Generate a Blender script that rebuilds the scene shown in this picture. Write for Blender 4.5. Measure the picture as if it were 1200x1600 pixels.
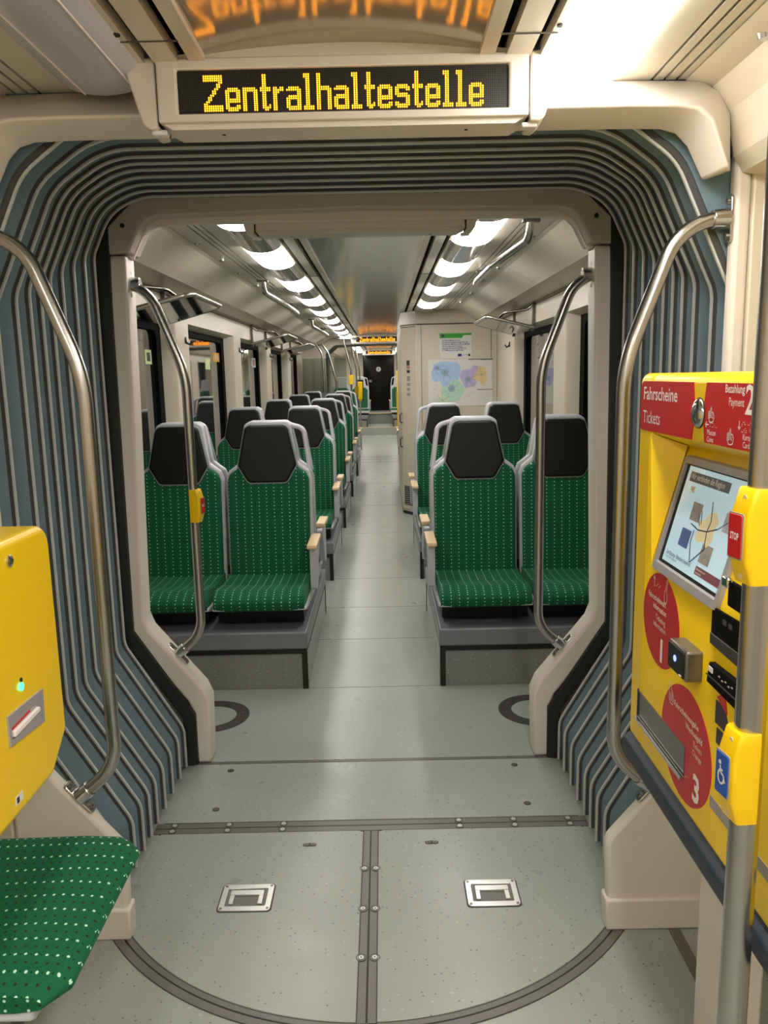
import bpy, bmesh, math, random
from mathutils import Vector, Matrix
random.seed(7)
for o in list(bpy.data.objects): bpy.data.objects.remove(o)
S = bpy.context.scene
COL = S.collection
R = math.radians
PI = math.pi

# ------------------------------------------------------------------ camera
CAMX, CAMH, FPX = 0.066, 1.44, 1240.0
def make_camera():
    roll = R(1.2); vx, vy = 597 - 600, -(586 - 800)
    d = Vector((vx, vy, FPX)).normalized()                 # tram axis +Y in (right, up, forward)
    u0 = Vector((-math.sin(roll), math.cos(roll), 0)); u = (u0 - d * u0.dot(d)).normalized()
    x = d.cross(u)
    if x[0] < 0: x = -x
    right = Vector((x[0], d[0], u[0])); up = Vector((x[1], d[1], u[1])); fw = Vector((x[2], d[2], u[2]))
    cam = bpy.data.cameras.new('camera'); ob = bpy.data.objects.new('camera', cam); COL.objects.link(ob)
    cam.sensor_fit = 'HORIZONTAL'; cam.sensor_width = 36.0; cam.lens = FPX / 1200 * 36.0
    cam.clip_start = 0.02; cam.clip_end = 200
    b = -fw
    ob.matrix_world = Matrix(((right[0], up[0], b[0], CAMX), (right[1], up[1], b[1], 0), (right[2], up[2], b[2], CAMH), (0, 0, 0, 1)))
    S.camera = ob
make_camera()

# ------------------------------------------------------------------ world, exposure (night outside; the light comes from the ceiling lamps)
W = bpy.data.worlds.new('night'); S.world = W; W.use_nodes = True
W.node_tree.nodes['Background'].inputs[0].default_value = (0.10, 0.11, 0.13, 1)
W.node_tree.nodes['Background'].inputs[1].default_value = 0.10
S.view_settings.view_transform = 'Standard'; S.view_settings.look = 'None'
S.view_settings.gamma = 1.0; S.view_settings.use_curve_mapping = False
S.view_settings.exposure = 0.66
LAMP = 13.0            # emission strength of the lit lamp covers

# ------------------------------------------------------------------ materials
def srgb(h):
    h = h.lstrip('#'); c = [int(h[i:i + 2], 16) / 255 for i in (0, 2, 4)]
    return tuple((v / 12.92 if v <= .04045 else ((v + .055) / 1.055) ** 2.4) for v in c)
MATS = {}
def mat(name, col, rough=.5, metal=0., spec=.5, noise=0., nscale=8., bump=0., bscale=200., coat=0., emit=None, estr=0., aniso=0.):
    m = bpy.data.materials.new(name); m.use_nodes = True
    nt = m.node_tree; p = nt.nodes['Principled BSDF']
    c = srgb(col) if isinstance(col, str) else col
    p.inputs['Base Color'].default_value = (*c, 1)
    p.inputs['Roughness'].default_value = rough; p.inputs['Metallic'].default_value = metal
    p.inputs['Specular IOR Level'].default_value = spec
    p.inputs['Coat Weight'].default_value = coat; p.inputs['Coat Roughness'].default_value = .08
    if emit is not None:
        e = srgb(emit) if isinstance(emit, str) else emit
        p.inputs['Emission Color'].default_value = (*e, 1); p.inputs['Emission Strength'].default_value = estr
    if noise or bump:
        tc = nt.nodes.new('ShaderNodeTexCoord')
    if noise:
        n = nt.nodes.new('ShaderNodeTexNoise'); n.inputs['Scale'].default_value = nscale; n.inputs['Detail'].default_value = 4
        nt.links.new(tc.outputs['Object'], n.inputs['Vector'])
        mx = nt.nodes.new('ShaderNodeMix'); mx.data_type = 'RGBA'
        mx.inputs[6].default_value = (*[v * (1 - noise) for v in c], 1); mx.inputs[7].default_value = (*[min(1, v * (1 + noise)) for v in c], 1)
        nt.links.new(n.outputs['Fac'], mx.inputs[0]); nt.links.new(mx.outputs[2], p.inputs['Base Color'])
    if bump:
        n = nt.nodes.new('ShaderNodeTexNoise'); n.inputs['Scale'].default_value = bscale; n.inputs['Detail'].default_value = 3
        nt.links.new(tc.outputs['Object'], n.inputs['Vector'])
        b = nt.nodes.new('ShaderNodeBump'); b.inputs['Strength'].default_value = bump; b.inputs['Distance'].default_value = .002
        nt.links.new(n.outputs['Fac'], b.inputs['Height']); nt.links.new(b.outputs['Normal'], p.inputs['Normal'])
    MATS[name] = m
    return m
mat('cream', '#cfc6b4', .38, noise=.03, nscale=3)
mat('portal_cream', '#d8cfc3', .42, noise=.02, nscale=5)
mat('header_grey', '#b9b0a2', .45, noise=.02, nscale=5)
mat('ceiling', '#cbc4b4', .32, noise=.02, nscale=3)
mat('ceiling_gloss', '#a5a59b', .16, metal=.50, spec=.8, coat=.25)
mat('slot', '#15130f', .6)
mat('groove', '#4a443c', .6)
mat('bellows', '#687f8a', .62, noise=.08, nscale=14, bump=.25, bscale=420)
mat('rubber', '#1d1f20', .6, noise=.1, nscale=30)
mat('rib', '#cfcfca', .33, metal=.2)
mat('rib_clamp', '#4b4b4a', .6, noise=.12, nscale=60)
mat('black', '#0b0b0c', .5)
mat('steel', (.46, .44, .41), .26, metal=1, noise=.05, nscale=40)
mat('chrome', (.62, .62, .62), .16, metal=1)
mat('floor_metal', '#6d6a66', .42, metal=.25, noise=.06, nscale=30)
mat('bolt_light', '#d4d4d2', .3, metal=.4)
mat('floor_dark', '#3c3a38', .55)
mat('podium', '#75777f', .34, noise=.03, nscale=20)
mat('seat_shell', '#bfc0c7', .36, noise=.02)
mat('seat_back_shell', '#b9b6c6', .38)
mat('leather', '#0b0b0c', .45, spec=.35, bump=.3, bscale=260)
mat('piping', '#7d8580', .6)
mat('wood', '#d8bc92', .45, noise=.10, nscale=25)
mat('yellow', '#f4cb00', .34, noise=.015, coat=.1)
mat('yellow_plastic', '#f2c500', .36)
mat('red', '#c01a1e', .38, noise=.03)
mat('white_print', '#efe6e2', .5)
mat('navy', '#2c3440', .5, bump=.1)
mat('gasket', '#060607', .85, spec=.15)
mat('handle_steel', (.66, .65, .64), .33, metal=.9)
mat('screen_frame', '#a3a0a2', .4, metal=.2)
mat('screen', '#a9c6d2', .12, emit='#b4cedb', estr=.32, coat=.5)
mat('paper', '#dcdad8', .6)
mat('blue', '#2350a8', .4)
mat('lamp_off', '#b9b9c2', .22, coat=.3)
mat('lamp_on', '#ffffff', .4, emit=(1.0, .955, .885), estr=LAMP)
mat('lamp_clear', '#a8a6a0', .15, metal=.35)
mat('led_off', '#3a352c', .5)
mat('led_panel', '#0d0b08', .45)
mat('led_on', '#ffb000', .5, emit=(1.0, .30, .006), estr=2.8)
mat('led_core', '#ffd040', .5, emit=(1.0, .42, .02), estr=2.8)
mat('green_led', '#20e080', .4, emit=(.05, 1, .35), estr=2.5)
mat('blue_led', '#6070ff', .4, emit=(.25, .3, 1), estr=1.5)
mat('red_led', '#ff2020', .4, emit=(1, .03, .03), estr=2.0)
mat('tray', '#77736c', .3, metal=.7)
mat('dark_door', '#030304', .12, spec=.25)
mat('sticker_dark', '#3a3436', .5)
mat('tape', '#9a948c', .5)

def node_mat(name):
    m = bpy.data.materials.new(name); m.use_nodes = True; MATS[name] = m
    return m, m.node_tree, m.node_tree.nodes['Principled BSDF']
def math_node(nt, op, a=None, b=None, va=None, vb=None):
    n = nt.nodes.new('ShaderNodeMath'); n.operation = op
    if a is not None: nt.links.new(a, n.inputs[0])
    if b is not None: nt.links.new(b, n.inputs[1])
    if va is not None: n.inputs[0].default_value = va
    if vb is not None: n.inputs[1].default_value = vb
    return n.outputs[0]

def fabric_material():
    """green moquette: rows of pale dots along v every 46 mm, darker dots in between (uv map in metres)"""
    m, nt, p = node_mat('fabric')
    uv = nt.nodes.new('ShaderNodeUVMap'); uv.uv_map = 'metres'
    sp = nt.nodes.new('ShaderNodeSeparateXYZ'); nt.links.new(uv.outputs[0], sp.inputs[0])
    u, v = sp.outputs[0], sp.outputs[1]
    def dots(pu, pv, ou, ov, rad):
        a = math_node(nt, 'ADD', u, vb=ou); a = math_node(nt, 'DIVIDE', a, vb=pu); a = math_node(nt, 'FRACT', a); a = math_node(nt, 'SUBTRACT', a, vb=.5); a = math_node(nt, 'MULTIPLY', a, vb=pu)
        b = math_node(nt, 'ADD', v, vb=ov); b = math_node(nt, 'DIVIDE', b, vb=pv); b = math_node(nt, 'FRACT', b); b = math_node(nt, 'SUBTRACT', b, vb=.5); b = math_node(nt, 'MULTIPLY', b, vb=pv)
        d = math_node(nt, 'ADD', math_node(nt, 'MULTIPLY', a, a), math_node(nt, 'MULTIPLY', b, b))
        return math_node(nt, 'LESS_THAN', math_node(nt, 'SQRT', d), vb=rad)
    w = dots(.0385, .0185, 10.0, 10.0, .0027)
    k1 = dots(.0385, .0185, 10.01925, 10.009, .0027)
    k2 = dots(.01925, .0185, 10.0096, 10.009, .0018)
    nz = nt.nodes.new('ShaderNodeTexNoise'); nz.inputs['Scale'].default_value = 30; nz.inputs['Detail'].default_value = 5
    g = nt.nodes.new('ShaderNodeMix'); g.data_type = 'RGBA'; nt.links.new(nz.outputs[0], g.inputs[0])
    g.inputs[6].default_value = (.003, .078, .032, 1); g.inputs[7].default_value = (.007, .135, .060, 1)
    def over(base, fac, col):
        x = nt.nodes.new('ShaderNodeMix'); x.data_type = 'RGBA'; nt.links.new(fac, x.inputs[0]); nt.links.new(base, x.inputs[6]); x.inputs[7].default_value = (*col, 1)
        return x.outputs[2]
    c = over(g.outputs[2], k2, (.002, .035, .015)); c = over(c, k1, (.026, .016, .012)); c = over(c, w, (.45, .72, .55))
    nt.links.new(c, p.inputs['Base Color']); p.inputs['Roughness'].default_value = .85; p.inputs['Specular IOR Level'].default_value = .25
    p.inputs['Sheen Weight'].default_value = .12; p.inputs['Sheen Tint'].default_value = (.3, .8, .5, 1); p.inputs['Sheen Roughness'].default_value = .4
fabric_material()

def floor_material(name='floor', base='#9a9f9a', rough=.29, dens=1.7):
    m, nt, p = node_mat(name)
    tc = nt.nodes.new('ShaderNodeTexCoord')
    n1 = nt.nodes.new('ShaderNodeTexNoise'); n1.inputs['Scale'].default_value = 2.2; n1.inputs['Detail'].default_value = 5; nt.links.new(tc.outputs['Object'], n1.inputs[0])
    c = srgb(base)
    a = nt.nodes.new('ShaderNodeMix'); a.data_type = 'RGBA'; nt.links.new(n1.outputs[0], a.inputs[0])
    a.inputs[6].default_value = (c[0] * .86, c[1] * .88, c[2] * .88, 1); a.inputs[7].default_value = (c[0] * 1.1, c[1] * 1.1, c[2] * 1.08, 1)
    vo = nt.nodes.new('ShaderNodeTexVoronoi'); vo.inputs['Scale'].default_value = 62; nt.links.new(tc.outputs['Object'], vo.inputs['Vector'])
    l = math_node(nt, 'LESS_THAN', vo.outputs['Distance'], vb=.16)
    sx = nt.nodes.new('ShaderNodeSeparateColor'); nt.links.new(vo.outputs['Color'], sx.inputs[0])
    l = math_node(nt, 'MULTIPLY', l, math_node(nt, 'LESS_THAN', sx.outputs[0], vb=.22 * dens))
    b = nt.nodes.new('ShaderNodeMix'); b.data_type = 'RGBA'; nt.links.new(math_node(nt, 'MULTIPLY', l, vb=.62), b.inputs[0]); nt.links.new(a.outputs[2], b.inputs[6]); b.inputs[7].default_value = (.05, .05, .05, 1)
    vo2 = nt.nodes.new('ShaderNodeTexVoronoi'); vo2.inputs['Scale'].default_value = 45; nt.links.new(tc.outputs['Object'], vo2.inputs['Vector'])
    sx2 = nt.nodes.new('ShaderNodeSeparateColor'); nt.links.new(vo2.outputs['Color'], sx2.inputs[0])
    l2 = math_node(nt, 'MULTIPLY', math_node(nt, 'LESS_THAN', vo2.outputs['Distance'], vb=.15), math_node(nt, 'LESS_THAN', sx2.outputs[1], vb=.25))
    d = nt.nodes.new('ShaderNodeMix'); d.data_type = 'RGBA'; nt.links.new(math_node(nt, 'MULTIPLY', l2, vb=.4), d.inputs[0]); nt.links.new(b.outputs[2], d.inputs[6]); d.inputs[7].default_value = (.55, .56, .52, 1)
    nt.links.new(d.outputs[2], p.inputs['Base Color']); p.inputs['Roughness'].default_value = rough
    n2 = nt.nodes.new('ShaderNodeTexNoise'); n2.inputs['Scale'].default_value = 7; n2.inputs['Detail'].default_value = 6; nt.links.new(tc.outputs['Object'], n2.inputs[0])
    mr = nt.nodes.new('ShaderNodeMapRange'); mr.inputs['To Min'].default_value = rough - .07; mr.inputs['To Max'].default_value = rough + .1
    nt.links.new(n2.outputs[0], mr.inputs[0]); nt.links.new(mr.outputs[0], p.inputs['Roughness'])
floor_material(); floor_material('riser', '#80827f', .5, 1.6)

def glass_material():
    m, nt, p = node_mat('night_glass')
    p.inputs['Base Color'].default_value = (.012, .014, .015, 1); p.inputs['Roughness'].default_value = .03
    p.inputs['Specular IOR Level'].default_value = .9; p.inputs['Coat Weight'].default_value = 1; p.inputs['Coat IOR'].default_value = 1.7; p.inputs['Coat Roughness'].default_value = .02
    m, nt, p = node_mat('clear_glass')
    out = nt.nodes['Material Output']
    tr = nt.nodes.new('ShaderNodeBsdfTransparent'); tr.inputs[0].default_value = (.72, .76, .74, 1)
    gl = nt.nodes.new('ShaderNodeBsdfGlossy'); gl.inputs['Roughness'].default_value = .03
    fr = nt.nodes.new('ShaderNodeFresnel'); fr.inputs[0].default_value = 1.6
    mx = nt.nodes.new('ShaderNodeMixShader'); nt.links.new(fr.outputs[0], mx.inputs[0]); nt.links.new(tr.outputs[0], mx.inputs[1]); nt.links.new(gl.outputs[0], mx.inputs[2])
    nt.links.new(mx.outputs[0], out.inputs['Surface'])
glass_material()

# ------------------------------------------------------------------ builders
def tag(o, label=None, cat=None, group=None, kind=None):
    if label: o['label'] = label
    if cat: o['category'] = cat
    if group: o['group'] = group
    if kind: o['kind'] = kind
    return o
def thing(name, label=None, cat=None, loc=(0, 0, 0), group=None, kind=None):
    o = bpy.data.objects.new(name, None); COL.objects.link(o); o.location = loc; o.empty_display_size = .05
    return tag(o, label, cat, group, kind)
def origin(o):
    v = Vector((0, 0, 0))
    while o is not None: v += o.location; o = o.parent
    return v
class MB:
    """collects shapes given in world coordinates and links them as one mesh object"""
    def __init__(s): s.v = []; s.f = []; s.uv = {}
    def add(s, vs, fs):
        n = len(s.v); s.v += [tuple(v) for v in vs]; s.f += [tuple(i + n for i in f) for f in fs]; return n
    def box(s, x0, x1, y0, y1, z0, z1):
        x0, x1 = min(x0, x1), max(x0, x1); y0, y1 = min(y0, y1), max(y0, y1); z0, z1 = min(z0, z1), max(z0, z1)
        s.add([(x0, y0, z0), (x1, y0, z0), (x1, y1, z0), (x0, y1, z0), (x0, y0, z1), (x1, y0, z1), (x1, y1, z1), (x0, y1, z1)],
              [(0, 3, 2, 1), (4, 5, 6, 7), (0, 1, 5, 4), (1, 2, 6, 5), (2, 3, 7, 6), (3, 0, 4, 7)]); return s
    def prism(s, poly, a, b, axis='y'):
        """extrude a 2D polygon; axis y: poly=(x,z); axis x: poly=(y,z); axis z: poly=(x,y)"""
        n = len(poly)
        def P(p, t): return (p[0], t, p[1]) if axis == 'y' else ((t, p[0], p[1]) if axis == 'x' else (p[0], p[1], t))
        s.add([P(p, a) for p in poly] + [P(p, b) for p in poly],
              [tuple(range(n)), tuple(range(2 * n - 1, n - 1, -1))] + [(i, i + n, (i + 1) % n + n, (i + 1) % n) for i in range(n)]); return s
    def loft(s, rings, close=False, caps=False):
        n = len(rings[0]); k = s.add([p for r in rings for p in r], [])
        m = len(rings)
        for i in range(m - 1):
            for j in range(n if close else n - 1):
                j2 = (j + 1) % n
                s.f.append((k + i * n + j, k + i * n + j2, k + (i + 1) * n + j2, k + (i + 1) * n + j))
        if caps:
            s.f.append(tuple(k + j for j in range(n))[::-1]); s.f.append(tuple(k + (m - 1) * n + j for j in range(n)))
        return s
    def tube(s, pts, r, seg=12, fillet=0., fseg=6, caps=True):
        pts = fillet_path(pts, fillet, fseg) if fillet else [Vector(p) for p in pts]
        rings = []; prev = None
        for i, p in enumerate(pts):
            t = (pts[min(i + 1, len(pts) - 1)] - pts[max(i - 1, 0)]).normalized()
            if prev is None:
                a = Vector((0, 0, 1)) if abs(t.z) < .9 else Vector((1, 0, 0)); n = t.cross(a).normalized()
            else:
                n = (prev - t * prev.dot(t)).normalized()
            prev = n; b = t.cross(n)
            rr = r[i] if isinstance(r, (list, tuple)) else r
            rings.append([p + (n * math.cos(2 * PI * k / seg) + b * math.sin(2 * PI * k / seg)) * rr for k in range(seg)])
        return s.loft(rings, True, caps)
    def cyl(s, p, q, r, seg=16): return s.tube([p, q], r, seg)
    def disc(s, c, n, r0, r1, seg=24, thick=.002, a0=0, a1=2 * PI):
        """ring (r0>0) or disc with thickness along normal n"""
        n = Vector(n).normalized(); a = Vector((0, 0, 1)) if abs(n.z) < .9 else Vector((1, 0, 0)); e = n.cross(a).normalized(); g = n.cross(e); c = Vector(c)
        full = abs(a1 - a0 - 2 * PI) < 1e-6
        rings = []
        for k in range(seg + (0 if full else 1)):
            t = a0 + (a1 - a0) * k / seg; d = e * math.cos(t) + g * math.sin(t)
            rings.append([c + d * r0, c + d * r0 + n * thick, c + d * r1 + n * thick, c + d * r1])
        if full: rings.append(rings[0])
        return s.loft(rings, True)
    def build(s, name, material, parent=None, bevel=0., bseg=2, smooth=True, angle=40, uv=None, loc=None, solid=0., kind=None):
        me = bpy.data.meshes.new(name)
        o0 = origin(parent) if parent is not None else Vector(loc or (0, 0, 0))
        me.from_pydata([(v[0] - o0[0], v[1] - o0[1], v[2] - o0[2]) for v in s.v], [], s.f)
        bm = bmesh.new(); bm.from_mesh(me); bmesh.ops.remove_doubles(bm, verts=bm.verts, dist=1e-6); bmesh.ops.recalc_face_normals(bm, faces=bm.faces); bm.to_mesh(me); bm.free()
        if uv:
            l = me.uv_layers.new(name='metres')
            for pl in me.polygons:
                for li in pl.loop_indices: l.data[li].uv = uv(me.vertices[me.loops[li].vertex_index].co, pl.normal)
        if smooth:
            me.polygons.foreach_set('use_smooth', [True] * len(me.polygons)); me.set_sharp_from_angle(angle=R(angle))
        me.materials.append(MATS[material] if isinstance(material, str) else material)
        ob = bpy.data.objects.new(name, me); COL.objects.link(ob)
        if parent is not None: ob.parent = parent
        else: ob.location = o0
        if solid:
            m = ob.modifiers.new('thick', 'SOLIDIFY'); m.thickness = solid; m.offset = 0; m.use_rim = False
        if bevel:
            m = ob.modifiers.new('bevel', 'BEVEL'); m.width = bevel; m.segments = bseg; m.limit_method = 'ANGLE'; m.angle_limit = R(35); m.harden_normals = False
        if kind: ob['kind'] = kind
        return ob
def fillet_path(pts, rad, seg=6):
    pts = [Vector(p) for p in pts]; out = [pts[0]]
    for i in range(1, len(pts) - 1):
        p = pts[i]; a = pts[i - 1] - p; b = pts[i + 1] - p; la, lb = a.length, b.length; a.normalize(); b.normalize()
        ang = a.angle(b)
        if ang > PI - .02: out.append(p); continue
        rr = rad[i] if isinstance(rad, (list, tuple)) else rad
        d = min(rr / math.tan(ang / 2), la * (.92 if i == 1 else .48), lb * (.92 if i == len(pts) - 2 else .48)); r2 = d * math.tan(ang / 2)
        c = p + (a + b).normalized() * (r2 / math.sin(ang / 2)); p0 = p + a * d; p1 = p + b * d
        v0 = p0 - c; v1 = p1 - c; th = v0.angle(v1)
        for k in range(seg + 1):
            t = k / seg; out.append(c + (v0 * math.sin((1 - t) * th) + v1 * math.sin(t * th)) / math.sin(th))
    out.append(pts[-1]); return out
def fillet2(poly, rad, seg=4, closed=True):
    """round the corners of a 2D polygon"""
    n = len(poly); P3 = [Vector((p[0], p[1], 0)) for p in poly]; out = []
    for i in range(n):
        r = rad[i] if isinstance(rad, (list, tuple)) else rad
        if r <= 0: out.append((P3[i].x, P3[i].y)); continue
        seq = fillet_path([P3[i - 1], P3[i], P3[(i + 1) % n]], r, seg)[1:-1]
        out += [(v.x, v.y) for v in seq]
    return out
def children(o): return [c for c in bpy.data.objects if c.parent == o]
def copy_tree(o, parent=None):
    c = o.copy(); COL.objects.link(c); c.parent = parent
    for ch in children(o): copy_tree(ch, c)
    return c
def text_mesh(txt, size, xs=1.0, align='CENTER', offset=0.0):
    """flat mesh of a text string in its own xy plane (built-in font)"""
    cu = bpy.data.curves.new('lettering', 'FONT'); cu.body = txt; cu.size = size; cu.align_x = align; cu.resolution_u = 2; cu.offset = offset
    o = bpy.data.objects.new('lettering', cu); COL.objects.link(o)
    me = bpy.data.meshes.new_from_object(o.evaluated_get(bpy.context.evaluated_depsgraph_get()))
    vs = [(v.co.x * xs, v.co.y) for v in me.vertices]; fs = [tuple(p.vertices) for p in me.polygons]
    bpy.data.objects.remove(o); bpy.data.curves.remove(cu); bpy.data.meshes.remove(me)
    return vs, fs
def lettering(txts, mapf, parent, material='white_print', name='lettering'):
    """txts: (string, size, u, v, xscale, align[, bold]); mapf(u,v)->world point"""
    for t in txts:
        b = MB()
        s_, size, u, v, xs, al = t[:6]; off = t[6] if len(t) > 6 else 0.
        vs, fs = text_mesh(s_, size, xs, al, off)
        b.add([mapf(u + a, v + c) for a, c in vs], fs)
        b.build(name, material, parent, smooth=False)
# ------------------------------------------------------------------ the setting
YN0, YN1 = -2.3, 1.86          # near car
YF0, YF1 = 2.92, 13.15         # far car
YT0, YT1 = 14.35, 22.2         # third car, seen through the second gangway
ZC = 2.06
HW = 1.215
YJ = 2.366                     # middle of the articulation

floor = thing('floor', kind='structure')
MB().box(-1.34, 1.34, YN0, 19.4, -.06, 0).build('floor_base', 'floor', floor)
# floor pieces of the turntable
def arc(r, a0, a1, n): return [(r * math.cos(a0 + (a1 - a0) * i / n), YJ + r * math.sin(a0 + (a1 - a0) * i / n)) for i in range(n + 1)]
hatches = []
for s in (-1, 1):
    a1 = math.asin(-.488 / .797)
    pts = [(x, y) for x, y in arc(.797, -PI / 2 + .030, a1, 20)]
    poly = fillet2([(.024, 2.334)] + pts + [(.675, 1.935), (.675, 2.334)], [.018] + [0] * (len(pts) + 2), 4)
    hatches.append(MB().prism([(s * x, y) for x, y in poly], -.01, .003, 'z').build('floor_hatch', 'floor', floor, bevel=.0015))
plate = MB().prism([(-.675, 2.398), (.675, 2.398), (.675, 2.795), (-.675, 2.795)], -.01, .003, 'z').build('floor_plate', 'floor', floor, bevel=.0015)
# metal trims between them
b = MB()
b.box(-.7, .7, 2.336, 2.3645, -.005, .0018); b.box(-.7, .7, 2.3675, 2.396, -.005, .0018)
b.box(-.7, .7, 2.3645, 2.3675, -.005, .0008)
b.build('joint_trim', 'floor_metal', floor)
b = MB(); b.box(-.0215, -.0025, 1.53, 2.334, -.005, .0018).box(.0025, .0215, 1.53, 2.334, -.005, .0018).build('centre_trim', 'floor_metal', floor)
MB().box(-.0025, .0025, 1.53, 2.334, -.004, .0012).build('centre_seam', 'black', floor)
MB().box(-.7, .7, 2.363, 2.369, -.004, .0022).build('joint_seam', 'floor_dark', floor)
for y in (2.335, 2.397): MB().box(-.68, .68, y - .0016, y + .0016, -.004, .0024).build('seam_edge', 'floor_dark', floor)
for x in (-.0228, .0228): MB().box(x - .0014, x + .0014, 1.55, 2.33, -.004, .0026).build('seam_edge', 'floor_dark', floor)
def ringarc(r0, r1, z0, z1, name, m, a0=-PI * .83, a1=-PI * .17):
    rs = []
    for i in range(61):
        a = a0 + (a1 - a0) * i / 60; c, s_ = math.cos(a), math.sin(a)
        rs.append([(r0 * c, YJ + r0 * s_, z0), (r0 * c, YJ + r0 * s_, z1), (r1 * c, YJ + r1 * s_, z1), (r1 * c, YJ + r1 * s_, z0)])
    return MB().loft(rs, True, True).build(name, m, floor)
ringarc(.8005, .8150, -.004, .0018, 'ring_trim', 'floor_metal'); ringarc(.8190, .8400, -.004, .0016, 'ring_trim', 'floor_metal')
ringarc(.8150, .8190, -.004, .0020, 'ring_seam', 'black'); ringarc(.7970, .8005, -.004, .0014, 'ring_seam', 'floor_dark'); ringarc(.8400, .8420, -.004, .0022, 'ring_seam', 'floor_dark')
MB().box(-.7, .7, 2.800, 2.812, -.004, .0022).build('end_trim', 'floor_metal', floor)
MB().box(-.7, .7, 2.812, 2.818, -.004, .0015).build('end_seam', 'floor_dark', floor)
# bolts on dark tabs
def bolt(x, y, par, tab=True, r=.0065):
    if tab: MB().disc((x, y, 0), (0, 0, 1), 0, .0125, 14, .0028).build('bolt_tab', 'floor_metal', par)
    if tab: MB().disc((x, y, 0), (0, 0, 1), .0115, .0135, 14, .0031).build('tab_edge', 'floor_dark', par)
    bo = MB().disc((x, y, 0), (0, 0, 1), .0025, r, 12, .0045).build('bolt', 'bolt_light', par)
    MB().disc((x, y, 0), (0, 0, 1), 0, .0027, 8, .0035).build('bolt_recess', 'black', par)
for s in (-1, 1):
    for x in (.286, .464, .642):
        for y in (2.350, 2.383): bolt(s * x, y, floor)
    for y in (2.135, 1.955, 1.770): bolt(s * .017, y, floor)
    for x, y in ((.527, 2.744), (.527, 2.476)):
        MB().disc((s * x, y, 0), (0, 0, 1), .0075, .012, 16, .0042).build('bolt_ring', 'floor_dark', plate)
        MB().disc((s * x, y, 0), (0, 0, 1), 0, .0075, 14, .0050).build('bolt', 'tray', plate)
    h = hatches[0 if s < 0 else 1]
    b = MB(); b.prism(fillet2([(s * .190 - .021, 2.252), (s * .190 + .021, 2.252), (s * .190 + .021, 2.268), (s * .190 - .021, 2.268)], .0079, 4), 0, .0045, 'z').build('lock_plate', 'floor_dark', h)
    for dx in (-.011, .011): MB().disc((s * .190 + dx, 2.260, 0), (0, 0, 1), .0035, .0066, 12, .0055).build('lock_ring', 'tray', h)
    # recessed lifting handle
    cx_, cy_ = s * .344, 2.0095
    def rr(hx, hy, r): return fillet2([(cx_ - hx, cy_ - hy), (cx_ + hx, cy_ - hy), (cx_ + hx, cy_ + hy), (cx_ - hx, cy_ + hy)], r, 3)
    MB().prism(rr(.0755, .0605, .012), 0, .0040, 'z').build('handle_seam', 'floor_dark', h)
    def frame(hx, hy, r, hx2, hy2, r2, z, nm, m):
        o_, i_ = rr(hx, hy, r), rr(hx2, hy2, r2)
        MB().loft([[(p[0], p[1], .001), (p[0], p[1], z), (q[0], q[1], z), (q[0], q[1], .001)] for p, q in zip(o_ + o_[:1], i_ + i_[:1])], True).build(nm, m, h, bevel=.001)
    frame(.072, .057, .010, .056, .038, .004, .0065, 'handle_frame', 'handle_steel')
    MB().prism(rr(.057, .039, .004), .001, .0042, 'z').build('handle_recess', 'floor_metal', h)
    b = MB(); b.box(cx_ - .047, cx_ + .047, cy_ + .006, cy_ + .026, .004, .010); b.box(cx_ - .047, cx_ - .034, cy_ - .030, cy_ + .026, .004, .0085); b.box(cx_ + .034, cx_ + .047, cy_ - .030, cy_ + .026, .004, .0085)
    b.build('handle_grip', 'handle_steel', h, bevel=.001)
    for dx in (-.064, .064):
        for dy in (-.048, .048): MB().disc((cx_ + dx, cy_ + dy, .006), (0, 0, 1), 0, .004, 8, .0015).build('handle_rivet', 'tray', h)
    # round cover plate just behind the far portal, side groove line in the near car
    MB().disc((s * .70, 3.235, 0), (0, 0, 1), .105, .160, 48, .0025).build('cover_ring', 'floor_dark', floor)
    for k in range(8):
        a = k * PI / 4 + .2; MB().disc((s * .70 + .132 * math.cos(a), 3.235 + .132 * math.sin(a), 0), (0, 0, 1), 0, .006, 8, .0035).build('bolt', 'tray', floor)
    MB().box(s * .782, s * .812, -.5, 1.86, -.004, .002).build('side_trim', 'floor_metal', floor)
for y in (3.53, 4.22, 4.83, 5.55, 7.2, 8.8, 10.6): MB().box(-1.1, 1.1, y - .0015, y + .0015, -.004, .0008).build('floor_seam', 'floor_metal', floor)

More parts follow.
